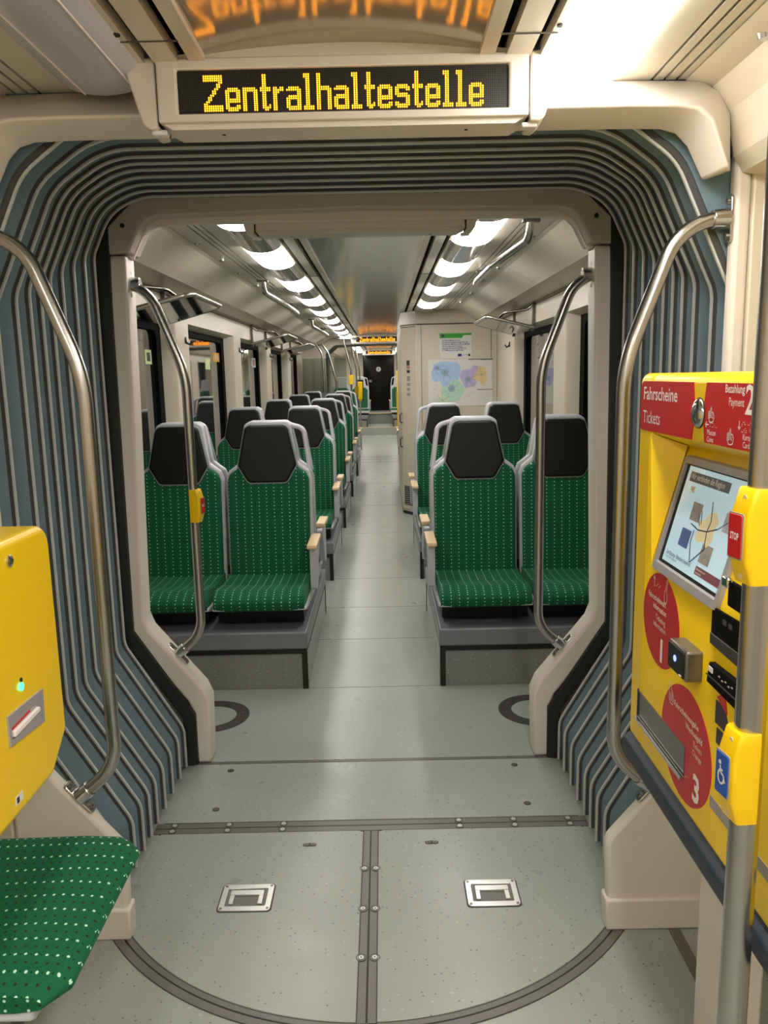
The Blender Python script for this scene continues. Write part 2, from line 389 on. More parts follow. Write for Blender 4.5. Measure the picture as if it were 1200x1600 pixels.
# ------------------------------------------------------------------ ceilings
def half_cove(near):
    if near: return [(.74, ZC), (.80, 2.045), (.835, 1.99), (.855, 1.90), (.875, 1.868), (.92, 1.86), (HW + .05, 1.86)]
    return [(.80, ZC), (.825, 2.056), (.995, 1.966), (1.005, 1.958), (HW + .05, 1.955)]
def make_ceiling(y0, y1, near=False):
    c = thing('ceiling', kind='structure')
    MB().box(-1.34, 1.34, y0, y1, 2.13, 2.17).build('roof_backing', 'slot', c)
    n = 12
    rs = [[(x, y0, z), (x, y1, z)] for x, z in [(-.285 + .57 * i / n, 2.074 + .019 * (1 - ((-.285 + .57 * i / n) / .285) ** 2)) for i in range(n + 1)]]
    MB().loft(rs).build('centre_panel', 'ceiling_gloss', c, solid=.006)
    e = .82 if not near else .76
    for s in (-1, 1):
        for x0, x1 in ((.272, .302), (.326, .374), (.394, .425), (.58, .6625), (.6695, .6895), (.6965, .7165), (.7235, e)):
            MB().box(s * x0, s * x1, y0, y1, ZC, 2.085).build('ceiling_board', 'ceiling', c)
        MB().box(s * .65, s * .73, y0, y1, 2.066, 2.075).build('groove_backing', 'groove', c)
        MB().box(s * .41, s * .60, y0, y1, 2.072, 2.085).build('lamp_tray', 'ceiling', c)
        pr = half_cove(near)
        MB().loft([[(s * x, y0, z), (s * x, y1, z)] for x, z in pr]).build('cove', 'cream', c, solid=.004, angle=12)
        for x in ((.3135, .326) if False else ()): pass
    return c
ceil_near = make_ceiling(YN0, YN1, True)
ceil_far = make_ceiling(YF0, YF1)
ceil_third = make_ceiling(YT0, YT1)
# small chrome fixings and seams on the ceilings
for s in (-1, 1):
    for y in (3.28, 3.83, 4.39, 4.93, 5.6, 6.4, 7.2):
        b = MB(); b.tube([(s * .774, y, ZC), (s * .774, y, ZC - .006), (s * .774, y, ZC - .010)], [.014, .014, .008], 12).build('ceiling_fixing', 'chrome', ceil_far)
    MB().box(s * .862, s * .868, 4.86, 4.864, 2.02, 2.04)
    for y in (4.9, 7.0, 9.0): MB().loft([[(s * x, y, z - .0035), (s * x, y + .004, z - .0035)] for x, z in half_cove(False)[1:4]]).build('cove_seam', 'groove', ceil_far)
    for y in (5.15, 7.25, 9.2): MB().box(s * .30, s * .40, y, y + .003, 2.058, 2.0605).build('board_seam', 'groove', ceil_far)
    MB().box(s * .30, s * .42, 1.60, 1.603, 2.058, 2.0605).build('board_seam', 'groove', ceil_near)
    MB().disc((s * .385 + s * .02, 1.57, 2.0605), (0, 0, -1), 0, .008, 10, .003).build('board_screw', 'slot', ceil_near)
MB().tube([(.79, 1.60, 2.052), (.79, 1.60, 2.040)], [.016, .012], 12).build('ceiling_fixing', 'chrome', ceil_near)

# ------------------------------------------------------------------ lamps
def lamp_ring(s, y, hw=.1, dep=.045):
    return [(s * .5 + hw * math.cos(t), y, 2.074 - dep * math.sin(t)) for t in [PI * i / 14 for i in range(15)]]
def make_lamp(s, y0, y1, lit, label, group='tubular ceiling lamps'):
    t = thing('ceiling_lamp', label, 'lamp', (s * .5, (y0 + y1) / 2, 2.03), group)
    edges = sorted({y0, y1} | {max(y0, min(y1, v)) for ab in lit for v in ab})
    for a, b_ in zip(edges[:-1], edges[1:]):
        if b_ - a < .01: continue
        on = any(p <= (a + b_) / 2 <= q for p, q in lit)
        MB().loft([lamp_ring(s, a), lamp_ring(s, b_)], caps=True).build('lit_cover' if on else 'cover', 'lamp_on' if on else ('lamp_clear' if y0 > 2 else 'lamp_off'), t)
        if not on:
            for k in (4, 9):
                r0, r1 = lamp_ring(s, a, .1005, .0455), lamp_ring(s, b_, .1005, .0455)
                MB().loft([[r0[k], r0[k + 1]], [r1[k], r1[k + 1]]])
                MB().tube([Vector(r0[k]) , Vector(r1[k])], .0022, 6).build('cover_ridge', 'chrome' if y0 > 2 else 'white_print', t)
    return t
make_lamp(1, YN0 + .1, 1.79, [(-2.0, -1.1), (-.6, 1.79)], 'lit tubular ceiling lamp above the ticket machine')
make_lamp(-1, YN0 + .1, 1.79, [(-2.0, -.9), (-.4, .62)], 'unlit grey tubular ceiling lamp left of the display sign')
P_ = 1.19
make_lamp(-1, YF0 + .02, YF1 - .1, [(2.78 + P_ * k, 2.78 + P_ * k + .60) for k in range(9)], 'long segmented ceiling lamp above the left rows of seats')
make_lamp(1, YF0 + .02, 8.0, [(3.30 + P_ * k, 3.30 + P_ * k + .60) for k in range(4)], 'segmented ceiling lamp ending at the map partition')
make_lamp(1, 10.2, YF1 - .1, [(10.4 + P_ * k, 10.4 + P_ * k + .72) for k in range(3)], 'short ceiling lamp behind the map partition')
make_lamp(-1, YT0 + .3, YT1 - .4, [(14.7 + P_ * k, 14.7 + P_ * k + .72) for k in range(6)], 'ceiling lamp on the left of the farthest carriage')
make_lamp(1, YT0 + .3, YT1 - .4, [(14.7 + P_ * k, 14.7 + P_ * k + .72) for k in range(6)], 'ceiling lamp on the right of the farthest carriage')

# ------------------------------------------------------------------ walls and windows of the far car
wn = 0
wl = thing('wall_left', kind='structure'); wr = thing('wall_right', kind='structure')
OPEN = [(2.98, 5.06)] + [(5.41 + 1.98 * k, 7.04 + 1.98 * k) for k in range(4)]
def reveal_box(s, y0, y1, w, nm):     # wall pillar with splayed window reveals
    pts = [(HW, y0), (HW, y1), (1.305, y1 + .04), (1.34, y1 + .04), (1.34, y0 - .05), (1.305, y0 - .05)]
    poly = fillet2([(s * x, y) for x, y in pts], [.025, .025, 0, 0, 0, 0], 4)
    MB().prism(poly, .70, 1.7995, 'z').build(nm, 'cream', w)
for s, w in ((-1, wl), (1, wr)):
    ops = OPEN if s < 0 else OPEN[:2] + [(10.6, 12.94)]
    MB().box(s * HW, s * 1.34, YF0, YF1, 0, .74).build('lower_panel', 'cream', w, bevel=.01)
    MB().box(s * (HW - .012), s * HW, YF0, YF1, .70, .755).build('sill_rail', 'cream', w, bevel=.006)
    MB().prism([(s * HW, 1.80), (s * HW, 2.0), (s * 1.34, 2.0), (s * 1.34, 1.775), (s * 1.31, 1.775)], YF0, YF1, 'y').build('top_panel', 'cream', w)
    MB().box(s * (HW - .006), s * HW, YF0, YF1, 1.935, 1.940).build('trim_line', 'groove', w)
    ys = [YF0 - .2] + [v for o in ops for v in o] + [YF1 + .04]
    for k in range(0, len(ys), 2): reveal_box(s, ys[k], ys[k + 1], w, 'pillar')
    for (a, b_) in ops:
        wn += 1
        win = thing('window_%d' % wn, kind='structure')
        MB().box(s * 1.32, s * 1.33, a - .05, b_ + .05, .73, 1.83).build('pane', 'night_glass', win)
        x0, x1 = s * 1.297, s * 1.319
        o_ = fillet2([(a - .05, .735), (b_ + .045, .735), (b_ + .045, 1.80), (a - .05, 1.80)], .06, 4)
        i_ = fillet2([(a + .10, .80), (b_ - .145, .80), (b_ - .145, 1.735), (a + .10, 1.735)], .05, 4)
        MB().loft([[(x1, p[0], p[1]), (x0, p[0], p[1]), (x0, q[0], q[1]), (x1, q[0], q[1])] for p, q in zip(o_ + o_[:1], i_ + i_[:1])], True).build('gasket', 'gasket', win)
# near car walls, end walls
MB().box(-1.34, -HW, YN0, YN1, 0, 2.06).build('side_panel', 'cream', wl); MB().box(HW, 1.34, YN0, YN1, 0, 2.06).build('side_panel', 'cream', wr)
wb = thing('wall_back', kind='structure'); MB().box(-1.34, 1.34, YN0 - .05, YN0, 0, 2.17).build('back_panel', 'cream', wb)
for s, w in ((-1, wl), (1, wr)):
    MB().box(s * HW, s * 1.34, YT0, YT1, 0, .9).build('lower_panel', 'cream', w); MB().box(s * HW, s * 1.34, YT0, YT1, 1.8, 2.06).build('top_panel', 'cream', w)
    for y0, y1 in ((YT0, 15.0), (16.6, 17.2), (18.8, 19.4), (21.0, YT1)): MB().box(s * HW, s * 1.34, y0, y1, .9, 1.8).build('pillar', 'cream', w)
    MB().box(s * 1.28, s * 1.29, YT0, YT1, .88, 1.82).build('pane', 'night_glass', w)
# ------------------------------------------------------------------ portals of the articulation
def mirror(pts): return [(-x, z) for x, z in pts[::-1]] + [p for p in pts if p[0] > 1e-6 or True]
def frame_loft(inner, outer, y0, y1, chamf=0.0):
    rs = []
    for (xi, zi), (xo, zo) in zip(inner, outer): rs.append([(xo, y0, zo), (xi, y0, zi), (xi, y1, zi), (xo, y1, zo)])
    return rs
def both(path): return [(-x, z) for x, z in path[::-1]] + [(x, z) for x, z in path]

t1 = thing('trim_1', kind='structure')     # near portal
for s in (-1, 1):
    pts = [(.627, 0), (.617, .25), (.862, .545), (.862, 2.0), (.90, 2.06), (.90, 0)]
    poly = fillet2(pts, [0, .05, .05, 0, 0, 0], 5)
    MB().prism([(s * x, z) for x, z in poly], 1.862, 1.900, 'y').build('portal_post', 'portal_cream', t1, bevel=.012, bseg=3)
    MB().box(s * .90, s * HW, 1.855, 1.93, 0, 2.06).build('bulkhead', 'cream', t1, bevel=.004)
    MB().prism([(s * .620, 0), (s * .617, .088), (s * .90, .088), (s * .90, 0)], 1.852, 1.904, 'y').build('skirting', 'portal_cream', t1, bevel=.006)
B2 = [(0, 1.965), (.60, 1.964), (.69, 1.962), (.725, 1.952), (.752, 1.925), (.79, 1.852)]
B1 = [(0, 1.986), (.60, 1.986), (.70, 1.984), (.742, 1.978), (.772, 1.955), (.812, 1.858)]
TT = [(0, 2.055), (.62, 2.055), (.77, 2.052), (.815, 2.030), (.838, 1.985), (.842, 1.862)]
def header_rings(ys, ye):
    rs = []
    for k in range(len(B2)): rs.append([(B2[k][0], ys[0], B2[k][1]), (B1[k][0], ys[1], B1[k][1]), (TT[k][0], ys[2], TT[k][1]), (TT[k][0], ye, TT[k][1] + .01), (B2[k][0], ye, B2[k][1])])
    return [[(-p[0], p[1], p[2]) for p in r] for r in rs[:0:-1]] + rs
MB().loft(header_rings((1.862, 1.780, 1.848), 1.876), True, True).build('header_moulding', 'portal_cream', t1, bevel=.008, bseg=3, angle=30)
# the same moulding on the far side of the far portal
t2 = thing('trim_2', kind='structure')
inner = [(.614, 0), (.609, .25), (.63, .30), (.815, .53), (.832, .575), (.812, 1.30), (.800, 1.86)]
outer = [(.670, 0), (.668, .20), (.69, .25), (.875, .485), (.892, .53), (.878, 1.30), (.866, 1.86)]
for s in (-1, 1):
    rs = [[(s * o[0], 2.815, o[1]), (s * i[0], 2.815, i[1]), (s * i[0], 2.915, i[1]), (s * o[0], 2.915, o[1])] for i, o in zip(inner, outer)]
    MB().loft(rs, True, True).build('portal_post', 'portal_cream', t2, bevel=.010, bseg=3)
hi = [(0, 1.998), (.68, 1.985), (.715, 1.974), (.745, 1.945), (.785, 1.868)]
ho = [(0, 2.062), (.75, 2.060), (.825, 2.045), (.862, 1.99), (.872, 1.862)]
rs = [[(o[0], 2.805, o[1]), (i[0], 2.805, i[1]), (i[0], 2.93, i[1] - .004), (o[0], 2.93, o[1])] for i, o in zip(hi, ho)]
rs = [[(-p[0], p[1], p[2]) for p in r] for r in rs[:0:-1]] + rs
MB().loft(rs, True, True).build('header', 'header_grey', t2, bevel=.006)
for s in (-1, 1): MB().disc((s * .80, 2.805, 1.955), (0, -1, 0), 0, .008, 10, .002).build('header_screw', 'slot', t2)
# moulding rings on the passenger side of the far portal
rs = header_rings((2.88, 2.955, 2.90), 2.86)
MB().loft(rs, True, True).build('inner_moulding', 'portal_cream', t2, bevel=.006)
for s in (-1, 1):
    MB().box(s * .885, s * HW, 2.86, 2.92, 0, 2.06).build('bulkhead', 'cream', t2)
    MB().prism([(s * x, z) for x, z in [(.66, 0), (.66, .24), (.88, .54), (.86, 2.04), (.90, 2.04), (.90, 0)]], 2.86, 2.915, 'y').build('post_filler', 'cream', t2)
# black seal between the bellows and the far portal
so = [(.705, 0), (.705, .19), (.912, .505), (.900, 1.70), (.885, 1.97), (.76, 2.075), (0, 2.08)]
si = [(.660, 0), (.660, .20), (.868, .53), (.856, 1.70), (.848, 1.95), (.75, 2.04), (0, 2.05)]
rs = [[(o[0], 2.795, o[1]), (i[0], 2.795, i[1]), (i[0], 2.825, i[1]), (o[0], 2.825, o[1])] for i, o in zip(si, so)]
rs = [[(-p[0], p[1], p[2]) for p in r] for r in rs[:-1]] + rs[::-1]
MB().loft(rs, True, True).build('seal', 'rubber', t2)

# ------------------------------------------------------------------ bellows
def bellows_path(off=0., t=.5):
    """closed from floor to floor; off moves it outward"""
    L = lambda a, c: a + (c - a) * max(0, min(1, t))
    base = [(.693, .012), (.693, .165), (.888, .495), (.888, L(1.60, 1.85)), (L(.745, .825), L(1.905, 1.985)), (L(.60, .72), L(2.012, 2.035))]
    half = [Vector((x, z, 0)) for x, z in base]
    pts = [Vector((-p.x, p.y, 0)) for p in half] + half[::-1]
    pts = fillet_path(pts, [0, .09, .09, .10, .16, .22, .22, .16, .10, .09, .09, 0], 6)
    out = []
    for i, p in enumerate(pts):
        t = (pts[min(i + 1, len(pts) - 1)] - pts[max(i - 1, 0)]).normalized(); n = Vector((-t.y, t.x, 0))
        out.append((p.x + n.x * off, max(.012, p.y + n.y * off)))
    return out
def bt(y): return (y - 1.95) / .78
test = bellows_path(.05)
SGN = 1 if max(p[0] for p in test) > .9 else -1
RIBS = [1.915, 2.035, 2.15, 2.235, 2.31, 2.385, 2.475, 2.575, 2.675, 2.765, 2.80]
bel = thing('gangway_bellows', 'blue grey folded bellows with metal ribs around the gangway', 'bellows', (0, YJ, .0))
for i, (a, b_) in enumerate(zip(RIBS[:-1], RIBS[1:])):
    w = b_ - a
    st = [(a, .012), (a + .008, .026), (a + .024, .042), (a + w * .5, .054), (b_ - .024, .042), (b_ - .008, .026), (b_, .012)]
    rs = []
    for y, off in st: rs.append([(x, y, z) for x, z in bellows_path(SGN * off, bt(y))])
    MB().loft(rs).build('fold', 'bellows', bel, solid=.003, angle=80)
for y in RIBS[:-1]:
    r1, r2 = bellows_path(0, bt(y)), bellows_path(SGN * .006, bt(y))
    r3 = bellows_path(-SGN * .002, bt(y))
    MB().loft([[(p[0], y - .0036, p[1]), (u[0], y, u[1]), (p[0], y + .0036, p[1]), (q[0], y + .0036, q[1]), (q[0], y - .0036, q[1])] for p, q, u in zip(r1, r2, r3)], True, True).build('rib', 'rib', bel, angle=60)
    q1, q2 = bellows_path(SGN * .005, bt(y)), bellows_path(SGN * .020, bt(y))
    MB().loft([[(p[0], y - .0036, p[1]), (p[0], y + .0036, p[1]), (q[0], y + .0036, q[1]), (q[0], y - .0036, q[1])] for p, q in zip(q1, q2)], True, True).build('rib_clamp', 'rib_clamp', bel)

cq1, cq2 = bellows_path(SGN * .02, 0), bellows_path(SGN * .11, 0)
MB().loft([[(p[0], 1.905, p[1]), (p[0], 1.91, p[1]), (q[0], 1.91, q[1]), (q[0], 1.905, q[1])] for p, q in zip(cq1, cq2)], True, True).build('end_collar', 'bellows', bel)
# ------------------------------------------------------------------ seats
def back_y(z): return -.02 + .085 * (z - .40)           # reclined back, local y
def make_seat(kind):
    """local frame: sits facing -y, width centre at x=0, z measured from the floor; kind: arm side +1/-1/0"""
    t = thing('passenger_seat')
    W2 = .211
    def back_outline(g):       # g grows the outline
        return fillet2([(-W2 - g, .40 - g), (W2 + g, .40 - g), (W2 + g + .002, .925), (W2 + g - .012, .963 + g * .6), (.140 + g, 1.005 + g), (.112 + g, 1.195 + g), (.085 + g * .6, 1.213 + g), (-.085 - g * .6, 1.213 + g), (-.112 - g, 1.195 + g), (-.140 - g, 1.005 + g), (-W2 - g + .012, .963 + g * .6), (-W2 - g - .002, .925)],
                       [.03, .03, .02, .02, .03, .025, .03, .03, .025, .03, .02, .02], 4)
    def slab(outline, d0, d1):
        rs = [[(x, back_y(z) + d, z) for x, z in outline] for d in (d0, d1)]
        return MB().loft(rs, True, True)
    slab(back_outline(.008), .012, .055).build('back_shell', 'seat_shell', t, bevel=.010, bseg=3)
    pad = back_outline(-.006)
    slab(pad, -.030, .02).build('back_pad', 'fabric', t, bevel=.014, bseg=3, uv=lambda c, n: (c.x, c.z))
    hr = fillet2([(-.098, .912), (.098, .912), (.150, 1.000), (.110, 1.192), (.082, 1.204), (-.082, 1.204), (-.110, 1.192), (-.150, 1.000)], [.03, .03, .012, .03, .03, .03, .03, .012], 4)
    h = slab(hr, -.040, .0).build('headrest', 'leather', t, bevel=.012, bseg=3)
    big = [(x * 1.022, .997 + (z - 1.0) * 1.03) for x, z in hr]
    slab(big, -.0335, .0).build('headrest_piping', 'piping', h, bevel=.002)
    # rear of the backrest: green panel
    rear = fillet2([(-.185, .46), (.185, .46), (.185, .90), (.13, .955), (-.13, .955), (-.185, .90)], .03, 4)
    slab(rear, .05, .060).build('rear_panel', 'fabric', t, bevel=.004, uv=lambda c, n: (c.x, c.z))
    # cushion
    prof = fillet2([(.045, .385), (.045, .450), (-.24, .447), (-.40, .466), (-.475, .440), (-.482, .385), (-.455, .368)], [.02, .02, .2, .07, .05, .04, .02], 6)
    cum = {}
    s_ = 0; pv = None
    for p in prof:
        if pv: s_ += math.hypot(p[0] - pv[0], p[1] - pv[1])
        cum[(round(p[0], 5), round(p[1], 5))] = s_; pv = p
    keys = list(cum)
    def uvc(c, n):
        if abs(n.x) > .7: return (c.y, c.z)
        k = min(keys, key=lambda q: (q[0] - c.y) ** 2 + (q[1] - c.z) ** 2); return (c.x, cum[k])
    b = MB()
    nx = 9; rings = []
    for i in range(nx):
        u = -1 + 2 * i / (nx - 1); x = W2 * u * .985 if abs(u) < 1 else W2 * u
        e = 1 - .06 * max(0, abs(u) - .72) / .28 if abs(u) > .72 else 1
        dish = -.010 * (1 - u * u)
        rings.append([(x, (y + .2) * (1 - (1 - e) * .35) - .2, .378 + (z - .378) * (e if z > .40 else 1) + (dish if z > .42 else 0)) for y, z in prof])
    b.loft(rings, True, True).build('cushion', 'fabric', t, bevel=.012, bseg=3, uv=uvc, angle=60)
    pan = [(.06, .33), (.06, .387), (-.38, .384), (-.46, .389), (-.468, .375), (-.40, .357)]
    MB().prism(pan, -W2 - .008, W2 + .008, 'x').build('seat_pan', 'seat_shell', t, bevel=.006)
    MB().prism([(.03, .365), (.03, .30), (-.39, .30), (-.42, .365)], -W2 + .01, W2 - .01, 'x').build('pan_shadow_box', 'black', t)  # black box standing in for the shadow under the seat pan
    MB().box(-.16, .16, -.32, .02, .279, .31).build('pedestal', 'black', t)
    if kind:
        k = kind
        x0, x1 = k * (W2 + .010), k * (W2 + .040)
        MB().prism(fillet2([(-.235, .622), (-.225, .410), (-.190, .395), (-.120, .42), (-.06, .52), (.02, .607), (.02, .622)], .015, 3), x0, x1, 'x').build('armrest_bracket', 'seat_shell', t, bevel=.005)
        MB().prism(fillet2([(-.290, .620), (-.285, .642), (-.02, .648), (-.02, .624)], .006, 3), k * (W2 + .002), k * (W2 + .052), 'x').build('armrest', 'wood', t, bevel=.006, bseg=3)
        y = back_y(1.15)
        MB().tube([(k * .075, back_y(1.2) + .035, 1.206), (k * .180, back_y(1.17) + .055, 1.178), (k * .210, back_y(.96) + .040, .955)], .0115, 10, .045, 7).build('grab_handle', 'seat_shell', t)
    return t
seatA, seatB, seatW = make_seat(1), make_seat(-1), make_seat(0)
used = set()
def place_seat(proto, x, y, rot, label, group=None):
    if id(proto) in used: o = copy_tree(proto)
    else: used.add(id(proto)); o = proto
    o.location = (x, y, 0); o.rotation_euler = (0, 0, rot); tag(o, label, 'seat')
    if group: o['group'] = group
    elif 'group' in o: del o['group']
    return o
PODL = 1.22
def make_podium(s, y0, label, length=PODL, xo=.306):
    t = thing('seat_podium', label, 'podium', (s * .75, y0 + length / 2, 0), 'seat podiums along the aisle')
    X0, X1 = s * xo, s * 1.21
    MB().box(X0, X1, y0, y0 + length, .195, .278).build('deck', 'podium', t, bevel=.008, bseg=3)
    MB().box(s * (xo + .004), X1, y0 + .004, y0 + length - .004, .172, .196).build('dark_frame', 'black', t)
    for yy in (y0 + .003, y0 + length - .028): MB().box(s * (xo + .003), s * (xo + .028), yy, yy + .025, 0, .175).build('leg', 'black', t)
    MB().box(s * (xo + .027), X1, y0 + .012, y0 + length - .012, 0, .174).build('riser_panel', 'riser', t)
    MB().box(s * (xo + .006), s * (xo + .026), y0 + .03, y0 + length - .03, 0, .174).build('side_panel', 'floor', t)
    return t
ORD = ['first', 'second', 'third', 'fourth', 'fifth']
GS = 'green patterned passenger seats'
FRONT = 3.52
for k in range(5):
    y0 = FRONT + 1.98 * k
    for s in (-1, 1):
        if s > 0 and k in (2, 3): continue
        side = 'left' if s < 0 else 'right'
        if s > 0 and k == 4: rowtxt = 'behind the map partition'
        else: rowtxt = '%s bay on the %s' % (ORD[k], side)
        make_podium(s, y0, 'grey seat podium with black edge, ' + ('%s on the %s of the aisle' % (ORD[k], side) if not (s > 0 and k == 4) else 'behind the map partition'))
        yf = y0 + .495; yr = y0 + PODL - .495
        xa, xw = s * .527, s * .979
        A = seatA if s < 0 else seatB; Bk = seatB if s < 0 else seatA
        place_seat(A, xa, yf, 0, 'green aisle seat facing the camera, ' + rowtxt, GS)
        place_seat(seatW, xw, yf, 0, 'green window seat facing the camera, ' + rowtxt, GS)
        place_seat(Bk, xa, yr, PI, 'green aisle seat facing away from the camera, ' + rowtxt, GS)
        place_seat(seatW, xw, yr, PI, 'green window seat facing away from the camera, ' + rowtxt, GS)
# ------------------------------------------------------------------ LED destination signs
GLY = {
'Z': ['#########','#########','#########','.......##','......##.','......##.','.....##..','....##...','....##...','...##....','..##.....','..##.....','.##......','##.......','#########','#########','#########'],
'e': ['.#####.','#######','##...##','##...##','##...##','#######','#######','##.....','##...##','#######','.#####.'],
'n': ['######.','#######','##...##','##...##','##...##','##...##','##...##','##...##','##...##','##...##','##...##'],
'r': ['##.##','#####','###..','##...','##...','##...','##...','##...','##...','##...','##...'],
'a': ['.#####.','#######','.....##','.....##','.######','#######','##...##','##...##','##...##','#######','.######'],
's': ['.#####.','#######','##...##','##.....','######.','.######','.....##','.....##','##...##','#######','.#####.'],
't': ['.##..','.##..','.##..','.##..','.##..','.##..','#####','#####','.##..','.##..','.##..','.##..','.##..','.##..','.##.#','.####','..##.'],
'l': ['###..','###..','.##..','.##..','.##..','.##..','.##..','.##..','.##..','.##..','.##..','.##..','.##..','.##..','.##..','#####','#####'],
'h': ['##.....','##.....','##.....','##.....','##.....','##.....','######.','#######','##...##','##...##','##...##','##...##','##...##','##...##','##...##','##...##','##...##'],
}
def led_positions(txt):
    x = 0; out = []
    for ch in txt:
        g = GLY[ch]
        for j, row in enumerate(g[::-1]):
            for i, c in enumerate(row):
                if c == '#': out.append((x + i, j))
        x += len(g[0]) + 1
    return out, x - 1
def make_sign(detail=True):
    Y0 = 1.70
    t = thing('destination_display', None, None, (0, Y0 + .05, 1.95))
    front = [(-.371, 1.947), (.371, 1.947), (.371, 2.066), (-.371, 2.066)]
    # bezel as a frame around the LED window
    o_, i_ = front, [(-.331, 1.9625), (.331, 1.9625), (.331, 2.0455), (-.331, 2.0455)]
    MB().loft([[(p[0], Y0, p[1]), (p[0], Y0 + .10, p[1]), (q[0], Y0 + .10, q[1]), (q[0], Y0, q[1])][::-1] for p, q in zip(o_ + o_[:1], i_ + i_[:1])], True).build('bezel', 'portal_cream', t, bevel=.004, bseg=3)
    arch = [(-.371, 2.066)] + [(-.371 + .742 * k / 16, 2.068 + .024 * (1 - (-1 + 2 * k / 16) ** 2)) for k in range(17)] + [(.371, 2.066)]
    MB().loft([[(x, Y0 + .004, z) for x, z in arch], [(x, Y0 + .10, z) for x, z in arch]], True, True).build('top_fascia', 'portal_cream', t, bevel=.002)
    for s in (-1, 1):
        MB().prism([(s * .3745, 2.070), (s * .441, 2.072), (s * .405, 1.948), (s * .393, 1.937), (s * .3745, 1.939)], Y0 + .006, Y0 + .11, 'y').build('side_wing', 'portal_cream', t, bevel=.004)
        MB().box(s * .372, s * .374, Y0 + .012, Y0 + .10, 1.945, 2.068).build('wing_gap', 'slot', t)
        MB().box(s * .360, s * .392, Y0 + .02, Y0 + .045, 1.930, 1.940).build('wing_clip', 'paper', t, bevel=.003)
    MB().prism([(-.365, 1.947), (.365, 1.947), (.345, 1.936), (-.345, 1.936)], Y0 + .012, Y0 + .10, 'y').build('underside', 'portal_cream', t)
    for x in (-.25, .25): MB().disc((x, Y0 + .05, 1.936), (0, 0, -1), 0, .004, 8, .001).build('underside_screw', 'slot', t)
    MB().box(-.366, .366, Y0 + .092, Y0 + .118, 1.952, 2.064).build('back_cover', 'portal_cream', t, bevel=.004)
    pan = MB().box(-.331, .331, Y0 + .010, Y0 + .09, 1.9625, 2.0455).build('led_panel', 'led_panel', t)
    leds, wid = led_positions('Zentralhaltestelle')
    p = .662 / 152; pz = .0825 / 20.6
    x0 = -.331 + 12.2 * p; z0 = 1.9625 + 1.9 * pz
    b = MB(); c_ = MB(); lit = set()
    y = Y0 + .0085
    for i, j in leds:
        x, z = x0 + i * p, z0 + j * pz; lit.add((i, j))
        rx, rz = p * .44, pz * .58
        b.add([(x - rx, y, z), (x, y, z - rz), (x + rx, y, z), (x, y, z + rz)], [(0, 1, 2, 3)])
        c_.add([(x - rx * .55, y - .0005, z), (x, y - .0005, z - rz * .6), (x + rx * .55, y - .0005, z), (x, y - .0005, z + rz * .6)], [(0, 1, 2, 3)])
    b.build('lit_leds', 'led_on', pan, smooth=False, kind='stuff'); c_.build('led_cores', 'led_core', pan, smooth=False, kind='stuff')
    d = MB()
    for i in range(-11, 139):
        for j in range(-1, 19):
            if (i, j) in lit: continue
            x, z = x0 + i * p, z0 + j * pz; r = p * .26
            d.add([(x - r, y, z - r), (x + r, y, z - r), (x + r, y, z + r), (x - r, y, z + r)], [(0, 1, 2, 3)])
    d.build('unlit_leds', 'led_off', pan, smooth=False, kind='stuff')
    return t
sign = make_sign()
tag(sign, 'large amber LED destination display above the nearest gangway', 'display', 'LED destination displays')
def sign_copy(y, rot, label):
    o = copy_tree(sign); o.location = (0, y, 1.95); o.rotation_euler = (0, 0, rot); tag(o, label, 'display', 'LED destination displays'); return o
sign_copy(2 * YJ - 1.75, PI, 'display box seen from behind, hanging past the nearest gangway')
sign_copy(12.95, 0, 'small amber LED display at the end of the middle carriage')
sign_copy(20.3, 0, 'smallest and farthest amber LED display')

# ------------------------------------------------------------------ grab poles of the portals
def mount(t, p, axis, size=.03, n=(0, 1, 0)):
    """clamp: socket + flange with two screws; axis = direction out of the wall, n = long direction of the flange"""
    p = Vector(p); a = Vector(axis).normalized(); n = Vector(n).normalized(); m = a.cross(n)
    def P(u, v, w): return p + n * u + m * v + a * w
    b = MB(); pts = []
    poly = fillet2([(-.052, -.0175), (.052, -.0175), (.052, .0175), (-.052, .0175)], .010, 3)
    b.loft([[P(u, v, 0) for u, v in poly], [P(u, v, .007) for u, v in poly]], True, True)
    fl = b.build('flange', 'chrome', t, bevel=.002)
    MB().tube([P(0, 0, .004), P(0, 0, .012), P(0, 0, .042)], [.0235, .0225, .0215], 18).build('socket', 'chrome', t, bevel=.002)
    for u in (-.038, .038): MB().disc(P(u, 0, .007), a, .0025, .0075, 12, .004).build('screw', 'tray', fl); 
def portal_pole(s, Y, label):
    t = thing('grab_pole', label, 'pole', (s * .71, Y, .33), 'bent grab poles on the gangway portals')
    xbase, zbase = (.733, .389) if Y < 2.4 else (.727, .418)
    zb = zbase + .65 * (xbase - .632) / .76
    path = [(s * .848, Y, 1.772), (s * .752, Y, 1.772), (s * .632, Y, 1.455), (s * .632, Y, zb), (s * xbase - s * .76 * .012, Y, zbase + .65 * .012)]
    MB().tube(path, .0172, 16, [0, .13, .40, .13, 0], 10).build('tube', 'steel', t)
    mount(t, (s * .862 if Y < 2.4 else s * .812, Y, 1.772), (-s, 0, 0), n=(0, 0, 1))
    d = Vector((-s * .76, 0, .65)).normalized()
    mount(t, Vector((s * .733, Y, .389)) if Y < 2.4 else Vector((s * .727, Y, .418)), d, n=(s * .65, 0, .76))
    return t
portal_pole(-1, 1.881, 'bent steel grab pole beside the yellow validator box')
portal_pole(1, 1.881, 'bent steel grab pole beside the ticket machine')
portal_pole(-1, 2.865, 'bent steel grab pole with a small yellow button, before the left seats')
portal_pole(1, 2.865, 'bent steel grab pole on the far portal before the right seats')

